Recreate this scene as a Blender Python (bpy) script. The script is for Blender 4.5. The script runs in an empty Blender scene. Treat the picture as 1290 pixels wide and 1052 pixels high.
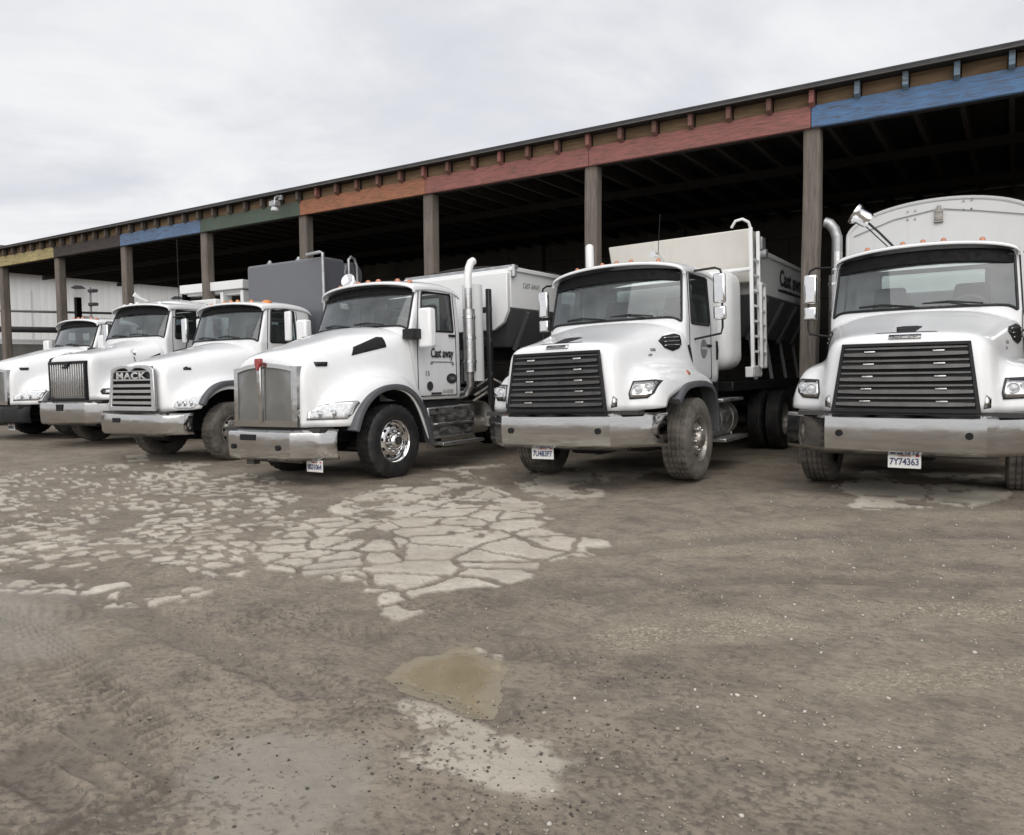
import bpy, bmesh, math, random
import numpy as np
from mathutils import Vector, Matrix
from mathutils.bvhtree import BVHTree

scene = bpy.context.scene
COL = scene.collection
R = math.radians
random.seed(7)
RNG = np.random.default_rng(7)

# ------------------------------------------------------------------ camera
cd = bpy.data.cameras.new('Camera')
cam = bpy.data.objects.new('Camera', cd)
COL.objects.link(cam)
cd.sensor_fit = 'HORIZONTAL'
cd.sensor_width = 36.0
cd.lens = 36.0 * 960.0 / 1290.0
cd.clip_start = 0.05
cd.clip_end = 3000
TH, PIT, CAMH, ROLL = 0.5816, 0.0611, 1.4, -0.006
Fv = Vector((-math.sin(TH), math.cos(TH), 0)); Rv = Vector((math.cos(TH), math.sin(TH), 0)); Uv = Vector((0, 0, 1))
F2 = Fv * math.cos(PIT) - Uv * math.sin(PIT)
U2 = Uv * math.cos(PIT) + Fv * math.sin(PIT)
R2 = Rv * math.cos(ROLL) + U2 * math.sin(ROLL)
U3 = U2 * math.cos(ROLL) - Rv * math.sin(ROLL)
m = Matrix((R2, U3, -F2)).transposed().to_4x4()
m.translation = Vector((0, 0, CAMH))
cam.matrix_world = m
scene.camera = cam

# ------------------------------------------------------------------ light
SUN_EL, SUN_AZ = 42.0, 152.0        # behind the camera and to its right, veiled by cloud
scene.view_settings.view_transform = 'Standard'
scene.view_settings.look = 'None'
scene.view_settings.exposure = 0.50
scene.view_settings.gamma = 1.0
world = bpy.data.worlds.new('World')
scene.world = world
world.use_nodes = True
nt = world.node_tree
nt.nodes.clear()
def N(nt, typ, **kw):
    n = nt.nodes.new(typ)
    for k, v in kw.items():
        if k in n.inputs: n.inputs[k].default_value = v
        else: setattr(n, k, v)
    return n
def mixc(nt, fac, a, b, blend='MIX'):
    n = nt.nodes.new('ShaderNodeMix'); n.data_type = 'RGBA'; n.blend_type = blend
    for sock, v in ((n.inputs[0], fac), (n.inputs[6], a), (n.inputs[7], b)):
        if hasattr(v, 'links') or hasattr(v, 'is_linked'): nt.links.new(v, sock)
        elif isinstance(v, (int, float)): sock.default_value = v
        else: sock.default_value = (*v, 1) if len(v) == 3 else v
    return n.outputs[2]
def ramp(nt, src, stops, interp='LINEAR'):
    n = nt.nodes.new('ShaderNodeValToRGB')
    n.color_ramp.interpolation = interp
    while len(n.color_ramp.elements) < len(stops): n.color_ramp.elements.new(0.5)
    for e, (p, c) in zip(n.color_ramp.elements, stops):
        e.position = p
        e.color = (c, c, c, 1) if isinstance(c, (int, float)) else (*c, 1)
    nt.links.new(src, n.inputs[0])
    return n.outputs[0]
def math_(nt, op, a, b=None, clamp=False):
    n = nt.nodes.new('ShaderNodeMath'); n.operation = op; n.use_clamp = clamp
    for i, v in enumerate((a, b)):
        if v is None: continue
        if isinstance(v, (int, float)): n.inputs[i].default_value = v
        else: nt.links.new(v, n.inputs[i])
    return n.outputs[0]
sky = N(nt, 'ShaderNodeTexSky')
sky.sky_type = 'NISHITA'; sky.sun_disc = False
sky.sun_elevation = R(SUN_EL); sky.sun_rotation = R(SUN_AZ)
sky.dust_density = 4.0
bg_sky = N(nt, 'ShaderNodeBackground', Strength=0.08)
nt.links.new(sky.outputs[0], bg_sky.inputs[0])
tc = N(nt, 'ShaderNodeTexCoord')
# cloud deck: project the view direction on a flat layer high above
sep = N(nt, 'ShaderNodeSeparateXYZ'); nt.links.new(tc.outputs['Generated'], sep.inputs[0])
zz = math_(nt, 'MAXIMUM', math_(nt, 'ADD', sep.outputs[2], 0.12), 0.12)
cx = math_(nt, 'DIVIDE', sep.outputs[0], zz); cy = math_(nt, 'DIVIDE', sep.outputs[1], zz)
com = N(nt, 'ShaderNodeCombineXYZ'); nt.links.new(cx, com.inputs[0]); nt.links.new(cy, com.inputs[1])
cn = N(nt, 'ShaderNodeTexNoise', Scale=0.95, Detail=9.0, Roughness=0.58, Distortion=0.7); nt.links.new(com.outputs[0], cn.inputs['Vector'])
cn2 = N(nt, 'ShaderNodeTexNoise', Scale=2.1, Detail=6.0, Roughness=0.55, Distortion=0.2); nt.links.new(com.outputs[0], cn2.inputs['Vector'])
cs = math_(nt, 'ADD', math_(nt, 'MULTIPLY', cn.outputs[0], 0.7), math_(nt, 'MULTIPLY', cn2.outputs[0], 0.3))
cloud = ramp(nt, cs, [(0.34, (0.71, 0.73, 0.785)), (0.46, (0.80, 0.81, 0.85)), (0.53, (0.89, 0.895, 0.915)), (0.60, (0.96, 0.96, 0.97)), (0.70, (0.84, 0.85, 0.88))])
bg_cl = N(nt, 'ShaderNodeBackground', Strength=0.70)
nt.links.new(cloud, bg_cl.inputs[0])
mx = N(nt, 'ShaderNodeMixShader'); mx.inputs[0].default_value = 0.93
nt.links.new(bg_sky.outputs[0], mx.inputs[1]); nt.links.new(bg_cl.outputs[0], mx.inputs[2])
wo = N(nt, 'ShaderNodeOutputWorld'); nt.links.new(mx.outputs[0], wo.inputs[0])

sd = bpy.data.lights.new('Sun', 'SUN')
sd.energy = 1.5; sd.angle = R(75); sd.color = (1.0, 0.97, 0.93)
sun = bpy.data.objects.new('Sun', sd); COL.objects.link(sun)
sun.location = (-5, -10, 40)
sdir = Vector((math.sin(R(SUN_AZ)) * math.cos(R(SUN_EL)), math.cos(R(SUN_AZ)) * math.cos(R(SUN_EL)), math.sin(R(SUN_EL))))
sun.rotation_euler = sdir.to_track_quat('Z', 'Y').to_euler()

scene.cycles.max_bounces = 6
scene.cycles.transparent_max_bounces = 12
scene.cycles.caustics_reflective = False
scene.cycles.caustics_refractive = False

# ------------------------------------------------------------------ materials
MAT = {}
def newmat(name):
    mt = bpy.data.materials.new(name); mt.use_nodes = True
    nt = mt.node_tree; nt.nodes.clear()
    out = nt.nodes.new('ShaderNodeOutputMaterial')
    b = nt.nodes.new('ShaderNodeBsdfPrincipled')
    nt.links.new(b.outputs[0], out.inputs[0])
    MAT[name] = mt
    return mt, nt, b, out
def setc(nt, sock, v):
    if isinstance(v, (int, float)): sock.default_value = v
    elif isinstance(v, tuple): sock.default_value = (*v, 1)
    else: nt.links.new(v, sock)
def objco(nt, scale=(1, 1, 1)):
    tc = nt.nodes.new('ShaderNodeTexCoord'); mp = nt.nodes.new('ShaderNodeMapping')
    mp.inputs['Scale'].default_value = scale
    nt.links.new(tc.outputs['Object'], mp.inputs[0])
    return mp.outputs[0]
def noise(nt, vec, scale, detail=4.0, rough=0.55, dist=0.0):
    n = N(nt, 'ShaderNodeTexNoise', Scale=scale, Detail=detail, Roughness=rough, Distortion=dist)
    nt.links.new(vec, n.inputs['Vector']); return n.outputs[0]
def bump(nt, b, h, strength=0.3, dist=0.02):
    n = N(nt, 'ShaderNodeBump', Strength=strength, Distance=dist)
    nt.links.new(h, n.inputs['Height']); nt.links.new(n.outputs[0], b.inputs['Normal'])
def simple(name, col, rough=0.5, metal=0.0, coat=0.0, var=0.12, nscale=6.0, bmp=0.0, bscale=40.0, emit=0.0, spec=0.5):
    mt, nt, b, out = newmat(name)
    v = objco(nt)
    f = ramp(nt, noise(nt, v, nscale, 5.0), [(0.3, 0.0), (0.7, 1.0)])
    c = mixc(nt, f, tuple(x * (1 - var) for x in col), tuple(min(1, x * (1 + var)) for x in col))
    nt.links.new(c, b.inputs['Base Color'])
    b.inputs['Roughness'].default_value = rough; b.inputs['Metallic'].default_value = metal
    b.inputs['Coat Weight'].default_value = coat; b.inputs['Coat Roughness'].default_value = 0.06
    b.inputs['Specular IOR Level'].default_value = spec
    if rough < 0.6:
        rr = ramp(nt, noise(nt, v, nscale * 3, 4.0), [(0.35, max(0.02, rough * 0.8)), (0.7, min(1, rough * 1.35))])
        nt.links.new(rr, b.inputs['Roughness'])
    if bmp: bump(nt, b, noise(nt, v, bscale, 4.0), bmp, 0.01)
    return mt

def paint(name, col, dirt=1.0, zlo=0.7, zhi=1.5, rough=0.28):
    # work-truck paint: gloss coat, road dust thick along the lower edges, rain streaks
    mt, nt, b, out = newmat(name)
    v = objco(nt)
    sx = N(nt, 'ShaderNodeSeparateXYZ'); nt.links.new(v, sx.inputs[0])
    mr = N(nt, 'ShaderNodeMapRange'); nt.links.new(sx.outputs[2], mr.inputs[0])
    mr.inputs[1].default_value = zhi; mr.inputs[2].default_value = zlo; mr.inputs[3].default_value = 0; mr.inputs[4].default_value = 1
    n1 = noise(nt, v, 3.0, 6.0, 0.6); n2 = noise(nt, objco(nt, (9, 9, 0.8)), 1.6, 4.0, 0.6)
    d = math_(nt, 'MULTIPLY', mr.outputs[0], ramp(nt, n1, [(0.35, 0.0), (0.75, 0.9)]))
    s = ramp(nt, n2, [(0.55, 0.0), (0.8, 0.22)])
    d = math_(nt, 'MULTIPLY', math_(nt, 'ADD', d, s, True), 0.42 * dirt)
    c = mixc(nt, ramp(nt, n1, [(0.3, 0.0), (0.8, 1.0)]), col, tuple(x * 0.95 for x in col))
    c = mixc(nt, d, c, (0.25, 0.21, 0.16))
    nt.links.new(c, b.inputs['Base Color'])
    b.inputs['Coat Weight'].default_value = 0.6; b.inputs['Coat Roughness'].default_value = 0.05
    rr = math_(nt, 'ADD', math_(nt, 'MULTIPLY', d, 0.8), rough, True)
    nt.links.new(rr, b.inputs['Roughness'])
    bump(nt, b, noise(nt, v, 1.8, 2.0), 0.05, 0.05)
    return mt
paint('white_paint', (0.82, 0.83, 0.84), 1.2, 0.6, 1.35, 0.2)
paint('white_body', (0.79, 0.80, 0.80), 0.75, 0.7, 2.8, 0.38)
paint('cream_body', (0.66, 0.64, 0.59), 1.3, 0.9, 3.6, 0.45)
paint('grey_body', (0.15, 0.155, 0.165), 0.8, 1.2, 2.8, 0.42)
paint('tank_grey', (0.115, 0.12, 0.135), 0.35, 0.6, 1.4, 0.4)
paint('black_frame', (0.018, 0.018, 0.02), 0.7, 0.3, 1.3, 0.5)
simple('black_plastic', (0.012, 0.012, 0.013), 0.42, var=0.2, spec=0.35)
simple('flare_plastic', (0.075, 0.078, 0.085), 0.55, var=0.18)
simple('grille_black', (0.014, 0.014, 0.016), 0.42, var=0.2, spec=0.3)
simple('dark_void', (0.008, 0.008, 0.009), 0.9)
simple('seat_fabric', (0.10, 0.102, 0.108), 0.85)
simple('dash_plastic', (0.13, 0.132, 0.136), 0.6)
simple('bar_metal', (0.07, 0.068, 0.066), 0.28, 0.5, var=0.2)
simple('amber', (0.62, 0.22, 0.05), 0.25, coat=0.4)
simple('orange_lens', (0.46, 0.17, 0.085), 0.25, coat=0.5)
simple('red_emblem', (0.30, 0.035, 0.03), 0.3, coat=0.5)
simple('plate_white', (0.72, 0.72, 0.70), 0.5)
simple('ink', (0.03, 0.03, 0.035), 0.55)
simple('ink_blue', (0.05, 0.06, 0.14), 0.55)
simple('ink_red', (0.4, 0.04, 0.05), 0.5)
simple('ink_grey', (0.22, 0.22, 0.23), 0.5)
simple('lamp_lens', (0.62, 0.64, 0.66), 0.12, coat=0.6, var=0.25, nscale=25)
simple('brow_black', (0.006, 0.006, 0.007), 0.55, spec=0.15)
simple('galvanised', (0.42, 0.43, 0.44), 0.45, 0.7, var=0.2)
simple('mesh_silver', (0.30, 0.295, 0.28), 0.42, 0.55, var=0.05, bmp=0.0)

def metal(name, col, rough, grime=0.35, bmp=0.06):
    mt, nt, b, out = newmat(name)
    v = objco(nt); vs = objco(nt, (1.2, 2, 7))
    n1 = noise(nt, v, 4.0, 6.0, 0.62); n2 = noise(nt, vs, 2.5, 6.0, 0.65)
    g = math_(nt, 'MULTIPLY', ramp(nt, n2, [(0.45, 0.0), (0.72, 1.0)]), grime)
    c = mixc(nt, g, col, (0.17, 0.155, 0.135))
    nt.links.new(c, b.inputs['Base Color'])
    mm = math_(nt, 'SUBTRACT', 1.0, math_(nt, 'MULTIPLY', g, 0.8))
    nt.links.new(mm, b.inputs['Metallic'])
    rr = math_(nt, 'ADD', ramp(nt, n1, [(0.3, rough * 0.7), (0.75, rough * 1.5)]), math_(nt, 'MULTIPLY', g, 0.5), True)
    nt.links.new(rr, b.inputs['Roughness'])
    bump(nt, b, noise(nt, v, 2.2, 3.0), bmp, 0.08)
    return mt
metal('chrome', (0.56, 0.555, 0.545), 0.085, 0.15, 0.04)
metal('bright_chrome', (0.82, 0.82, 0.82), 0.08, 0.08, 0.03)
metal('alloy', (0.62, 0.62, 0.62), 0.3, 0.35)
metal('dirty_steel', (0.40, 0.38, 0.35), 0.45, 0.7)

mt, nt, b, out = newmat('tyre_rubber')
v = objco(nt)
n1 = noise(nt, v, 5.0, 6.0, 0.65)
c = mixc(nt, ramp(nt, n1, [(0.30, 0.0), (0.70, 0.9)]), (0.045, 0.043, 0.041), (0.20, 0.18, 0.155))
nt.links.new(c, b.inputs['Base Color']); b.inputs['Roughness'].default_value = 0.85
bump(nt, b, noise(nt, v, 60.0, 3.0), 0.25, 0.006)
mt, nt, b, out = newmat('tyre_clean_or_shaded')
v = objco(nt)
n1 = noise(nt, v, 5.0, 6.0, 0.65)
c = mixc(nt, ramp(nt, n1, [(0.45, 0.0), (0.8, 0.45)]), (0.011, 0.011, 0.012), (0.10, 0.09, 0.08))
nt.links.new(c, b.inputs['Base Color']); b.inputs['Roughness'].default_value = 0.6
bump(nt, b, noise(nt, v, 60.0, 3.0), 0.2, 0.006)

def glass(name, tint, opac, refl=0.06):
    mt, nt, b, out = newmat(name)
    nt.nodes.remove(b)
    tr = N(nt, 'ShaderNodeBsdfTransparent'); tr.inputs[0].default_value = (*tint, 1)
    gl = N(nt, 'ShaderNodeBsdfGlossy', Roughness=0.02); gl.inputs[0].default_value = (0.95, 0.97, 1, 1)
    df = N(nt, 'ShaderNodeBsdfDiffuse'); df.inputs[0].default_value = (0.36, 0.39, 0.39, 1)
    v = objco(nt)
    dust = ramp(nt, noise(nt, v, 2.5, 6.0, 0.6), [(0.35, opac * 0.5), (0.75, opac * 1.6)])
    m0 = N(nt, 'ShaderNodeMixShader'); nt.links.new(dust, m0.inputs[0])
    nt.links.new(tr.outputs[0], m0.inputs[1]); nt.links.new(df.outputs[0], m0.inputs[2])
    fr = N(nt, 'ShaderNodeFresnel', IOR=1.5)
    ff = math_(nt, 'ADD', fr.outputs[0], refl, True)
    m1 = N(nt, 'ShaderNodeMixShader'); nt.links.new(ff, m1.inputs[0])
    nt.links.new(m0.outputs[0], m1.inputs[1]); nt.links.new(gl.outputs[0], m1.inputs[2])
    nt.links.new(m1.outputs[0], out.inputs[0])
    return mt
glass('windscreen', (0.76, 0.84, 0.82), 0.14, 0.03)
glass('rear_glass', (0.62, 0.70, 0.675), 0.05, 0.01)
glass('side_glass', (0.38, 0.42, 0.42), 0.03, 0.02)

def wood(name, c1, c2, scale=(14, 14, 1.2), rough=0.85, c3=None):
    mt, nt, b, out = newmat(name)
    v = objco(nt, scale)
    n1 = noise(nt, v, 2.2, 8.0, 0.65, 0.4); n2 = noise(nt, objco(nt), 1.1, 4.0)
    c = mixc(nt, ramp(nt, n1, [(0.3, 0.0), (0.72, 1.0)]), c1, c2)
    c = mixc(nt, ramp(nt, n2, [(0.4, 0.0), (0.8, 0.55)]), c, tuple(x * 0.55 for x in c1))
    nt.links.new(c, b.inputs['Base Color']); b.inputs['Roughness'].default_value = rough
    bump(nt, b, n1, 0.5, 0.012)
    return mt
wood('post_wood', (0.105, 0.088, 0.074), (0.225, 0.195, 0.168))
wood('shaded_wood', (0.010, 0.0075, 0.006), (0.022, 0.016, 0.013), (8, 1.0, 8))  # timber inside the shed: shade under the roof put into the colour
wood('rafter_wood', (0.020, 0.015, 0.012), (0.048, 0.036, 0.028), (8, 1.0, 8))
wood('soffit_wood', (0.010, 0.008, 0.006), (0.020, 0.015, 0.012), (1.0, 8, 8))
wood('blocking_wood', (0.12, 0.078, 0.045), (0.27, 0.185, 0.105), (1.2, 8, 12))
def board(name, col, wear=0.5):
    mt, nt, b, out = newmat(name)
    v = objco(nt, (1.1, 8, 16)); v2 = objco(nt)
    n1 = noise(nt, v, 3.4, 10.0, 0.74, 0.8); n2 = noise(nt, v2, 2.2, 5.0, 0.6)
    c = mixc(nt, ramp(nt, n2, [(0.3, 0.0), (0.75, 1.0)]), col, tuple(x * 0.75 for x in col))
    w = math_(nt, 'MULTIPLY', ramp(nt, n1, [(0.46, 0.0), (0.62, 1.0)]), wear)
    c = mixc(nt, w, c, (0.085, 0.062, 0.046))
    nt.links.new(c, b.inputs['Base Color']); b.inputs['Roughness'].default_value = 0.75
    bump(nt, b, n1, 0.35, 0.008)
    return mt
BOARD = {'blue': (0.095, 0.205, 0.39), 'red': (0.33, 0.125, 0.112), 'orange': (0.40, 0.165, 0.088), 'green': (0.075, 0.12, 0.092),
         'sky': (0.12, 0.21, 0.36), 'black': (0.036, 0.031, 0.032), 'yellow': (0.50, 0.42, 0.20), 'brown': (0.20, 0.095, 0.078), 'dull': (0.17, 0.25, 0.33), 'grey': (0.12, 0.10, 0.09)}
for k, c in BOARD.items(): board('board_' + k, c, 0.85)

mt, nt, b, out = newmat('roofing')
v = objco(nt, (1, 1, 1))
n1 = noise(nt, v, 5.0, 6.0)
nt.links.new(mixc(nt, ramp(nt, n1, [(0.3, 0.0), (0.7, 1.0)]), (0.035, 0.036, 0.04), (0.075, 0.076, 0.08)), b.inputs['Base Color'])
b.inputs['Roughness'].default_value = 0.7
mt, nt, b, out = newmat('block_wall')
v = objco(nt)
br = N(nt, 'ShaderNodeTexBrick', Scale=1.0); br.inputs['Mortar Size'].default_value = 0.012
br.inputs['Brick Width'].default_value = 1.6; br.inputs['Row Height'].default_value = 0.8
mp = N(nt, 'ShaderNodeMapping'); mp.inputs['Rotation'].default_value = (R(90), 0, 0); nt.links.new(v, mp.inputs[0]); nt.links.new(mp.outputs[0], br.inputs['Vector'])
br.inputs['Color1'].default_value = (0.11, 0.105, 0.095, 1); br.inputs['Color2'].default_value = (0.14, 0.13, 0.118, 1); br.inputs['Mortar'].default_value = (0.04, 0.038, 0.035, 1)
nt.links.new(mixc(nt, ramp(nt, noise(nt, v, 1.2, 6.0), [(0.35, 0.0), (0.75, 0.6)]), br.outputs[0], (0.05, 0.047, 0.042)), b.inputs['Base Color'])
b.inputs['Roughness'].default_value = 0.9
mt, nt, b, out = newmat('siding_white')
v = objco(nt)
wv = N(nt, 'ShaderNodeTexWave', Scale=1.0); wv.bands_direction = 'Y'; wv.inputs['Scale'].default_value = 0.8
nt.links.new(v, wv.inputs[0])
c = mixc(nt, ramp(nt, wv.outputs['Fac'], [(0.0, 0.35), (0.12, 0.0)]), (0.66, 0.67, 0.67), (0.50, 0.51, 0.51))
c = mixc(nt, ramp(nt, noise(nt, objco(nt, (4, 4, 0.4)), 1.2, 5.0), [(0.45, 0.0), (0.8, 0.35)]), c, (0.48, 0.46, 0.43))
nt.links.new(c, b.inputs['Base Color']); b.inputs['Roughness'].default_value = 0.55
bump(nt, b, wv.outputs['Fac'], 0.4, 0.03)
simple('fence_grey', (0.16, 0.155, 0.15), 0.8, var=0.25, nscale=1.5)
simple('far_roof', (0.07, 0.068, 0.066), 0.8, var=0.2, nscale=1.0)
# ------------------------------------------------------------------ mesh helpers
class MB:
    def __init__(s): s.v = []; s.f = []
    def add(s, vs, fs):
        o = len(s.v); s.v += [tuple(float(c) for c in p) for p in vs]; s.f += [tuple(i + o for i in f) for f in fs]; return s
    def box(s, c, d, rot=None):
        hx, hy, hz = d[0] / 2, d[1] / 2, d[2] / 2
        P = [Vector((x, y, z)) for x in (-hx, hx) for y in (-hy, hy) for z in (-hz, hz)]
        if rot is not None: P = [rot @ p for p in P]
        P = [p + Vector(c) for p in P]
        return s.add(P, [(0, 1, 3, 2), (4, 6, 7, 5), (0, 4, 5, 1), (2, 3, 7, 6), (0, 2, 6, 4), (1, 5, 7, 3)])
    def hexa(s, P):   # 8 points, bottom loop then top loop
        return s.add(P, [(3, 2, 1, 0), (4, 5, 6, 7), (0, 1, 5, 4), (1, 2, 6, 5), (2, 3, 7, 6), (3, 0, 4, 7)])
    def bar(s, a, b, w, d=None, up=(0, 0, 1)):
        a = Vector(a); b = Vector(b); d = d or w
        t = (b - a).normalized(); u = Vector(up)
        if abs(t.dot(u)) > 0.95: u = Vector((0, 1, 0))
        x = t.cross(u).normalized(); y = x.cross(t).normalized()
        P = [p + x * sx * w / 2 + y * sy * d / 2 for p in (a, b) for sx, sy in ((-1, -1), (1, -1), (1, 1), (-1, 1))]
        return s.hexa(P)
    def tube(s, pts, r, n=10, caps=True):
        pts = [Vector(p) for p in pts]; rs = r if isinstance(r, (list, tuple)) else [r] * len(pts)
        V = []; F = []; prev = None
        for i, p in enumerate(pts):
            t = (pts[min(i + 1, len(pts) - 1)] - pts[max(i - 1, 0)]).normalized()
            if prev is None:
                u = Vector((0, 0, 1)) if abs(t.z) < 0.9 else Vector((0, 1, 0))
                x = t.cross(u).normalized()
            else: x = (prev - t * prev.dot(t)).normalized()
            prev = x; y = t.cross(x)
            for k in range(n):
                a = 2 * math.pi * k / n; V.append(p + (x * math.cos(a) + y * math.sin(a)) * rs[i])
        for i in range(len(pts) - 1):
            for k in range(n):
                F.append((i * n + k, i * n + (k + 1) % n, (i + 1) * n + (k + 1) % n, (i + 1) * n + k))
        if caps: F.append(tuple(range(n - 1, -1, -1))); F.append(tuple((len(pts) - 1) * n + k for k in range(n)))
        return s.add(V, F)
    def lathe(s, prof, c, axis=(1, 0, 0), n=32, caps=True, mod=None):
        # prof: (radius, distance along axis)
        ax = Vector(axis).normalized(); u = Vector((0, 0, 1)) if abs(ax.z) < 0.9 else Vector((0, 1, 0))
        x = ax.cross(u).normalized(); y = ax.cross(x); V = []; F = []
        for i, (r, h) in enumerate(prof):
            for k in range(n):
                a = 2 * math.pi * k / n; rr = r if mod is None else mod(i, k, r)
                V.append(Vector(c) + ax * h + (x * math.cos(a) + y * math.sin(a)) * rr)
        for i in range(len(prof) - 1):
            for k in range(n): F.append((i * n + k, i * n + (k + 1) % n, (i + 1) * n + (k + 1) % n, (i + 1) * n + k))
        if caps:
            if prof[0][0] > 1e-4: F.append(tuple(range(n - 1, -1, -1)))
            if prof[-1][0] > 1e-4: F.append(tuple((len(prof) - 1) * n + k for k in range(n)))
        return s.add(V, F)
    def prism(s, poly, d0, d1, plane='xz'):
        # poly in 2D, extruded along the third axis from d0 to d1
        def P(a, b, d): return {'xz': (a, d, b), 'yz': (d, a, b), 'xy': (a, b, d)}[plane]
        n = len(poly)
        V = [P(a, b, d0) for a, b in poly] + [P(a, b, d1) for a, b in poly]
        F = [tuple(range(n)), tuple(range(2 * n - 1, n - 1, -1))] + [(i, i + n, (i + 1) % n + n, (i + 1) % n) for i in range(n)]
        return s.add(V, F)
    def frame(s, outer, inner, off):
        # ring between two loops of equal count, thickened by vector off
        n = len(outer); o = Vector(off)
        V = [Vector(p) for p in outer] + [Vector(p) for p in inner]
        V = V + [p + o for p in V]; F = []
        for i in range(n):
            j = (i + 1) % n
            F += [(i, j, n + j, n + i), (2 * n + i, 3 * n + i, 3 * n + j, 2 * n + j), (i, 2 * n + i, 2 * n + j, j), (n + i, n + j, 3 * n + j, 3 * n + i)]
        return s.add(V, F)
    def build(s, name, mat, parent=None, bevel=0.0, seg=2, angle=38, smooth=True, mats=None, midx=None):
        me = bpy.data.meshes.new(name); me.from_pydata(s.v, [], s.f); me.validate()
        bm = bmesh.new(); bm.from_mesh(me)
        bmesh.ops.recalc_face_normals(bm, faces=bm.faces)
        for f in bm.faces: f.smooth = smooth
        for e in bm.edges:
            if len(e.link_faces) == 2 and e.calc_face_angle(0) > R(angle): e.smooth = False
        bm.to_mesh(me); bm.free()
        for mm in (mats or [mat]): me.materials.append(MAT[mm] if isinstance(mm, str) else mm)
        if midx:
            for p, i in zip(me.polygons, midx): p.material_index = i
        o = bpy.data.objects.new(name, me); COL.objects.link(o)
        if parent is not None: o.parent = parent
        if bevel:
            b = o.modifiers.new('bevel', 'BEVEL'); b.width = bevel; b.segments = seg; b.limit_method = 'ANGLE'; b.angle_limit = R(35)
            b.harden_normals = False
        return o

def skin(name, rows, mat, parent=None, mirror=True, sub=2, crease_cols=(), crease_rows=(), skip=None, solid=0.0, closed=False):
    # rows of points (half profile, x >= 0 outwards); quads between, mirrored, Catmull-Clark
    me = bpy.data.meshes.new(name); bm = bmesh.new()
    cl = bm.edges.layers.float.new('crease_edge')
    grid = [[bm.verts.new(p) for p in r] for r in rows]
    gm = None
    if mirror:
        gm = [[(v if abs(v.co.x) < 1e-5 else bm.verts.new((-v.co.x, v.co.y, v.co.z))) for v in r] for r in grid]
    for g, flip in ((grid, False), (gm, True)):
        if g is None: continue
        for i in range(len(g) - 1):
            for j in range(len(g[0]) - 1):
                if skip and skip(i, j): continue
                q = [g[i][j], g[i][j + 1], g[i + 1][j + 1], g[i + 1][j]]
                if flip: q.reverse()
                if len(set(q)) < 3: continue
                try: bm.faces.new(list(dict.fromkeys(q)))
                except ValueError: pass
        for j in crease_cols:
            for i in range(len(g) - 1):
                e = bm.edges.get((g[i][j], g[i + 1][j]))
                if e: e[cl] = 0.85
        for i in crease_rows:
            for j in range(len(g[0]) - 1):
                e = bm.edges.get((g[i][j], g[i][j + 1]))
                if e: e[cl] = 0.85
    loose = [v for v in bm.verts if not v.link_faces]
    for v in loose: bm.verts.remove(v)
    bmesh.ops.recalc_face_normals(bm, faces=bm.faces)
    for f in bm.faces: f.smooth = True
    bm.to_mesh(me); bm.free()
    me.materials.append(MAT[mat])
    o = bpy.data.objects.new(name, me); COL.objects.link(o)
    if parent is not None: o.parent = parent
    if sub:
        s = o.modifiers.new('sub', 'SUBSURF'); s.levels = sub; s.render_levels = sub
    if solid:
        s = o.modifiers.new('solid', 'SOLIDIFY'); s.thickness = solid; s.offset = -1
    return o

def tag(o, label=None, cat=None, group=None, kind=None):
    if label: o['label'] = label
    if cat: o['category'] = cat
    if group: o['group'] = group
    if kind: o['kind'] = kind
    return o
def empty(name, loc=(0, 0, 0), rot=(0, 0, 0)):
    o = bpy.data.objects.new(name, None); COL.objects.link(o)
    o.location = loc; o.rotation_euler = rot; o.empty_display_size = 0.3
    return o

def lerp(a, b, t): return a + (b - a) * t

def local_bvh(objs):
    # surface of finished parts in their truck's own coordinates
    dg = bpy.context.evaluated_depsgraph_get(); V = []; F = []
    for o in objs:
        ev = o.evaluated_get(dg); me = ev.to_mesh()
        k = len(V); V += [v.co.copy() for v in me.vertices]; F += [tuple(i + k for i in p.vertices) for p in me.polygons]
        ev.to_mesh_clear()
    return BVHTree.FromPolygons(V, F)

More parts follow.
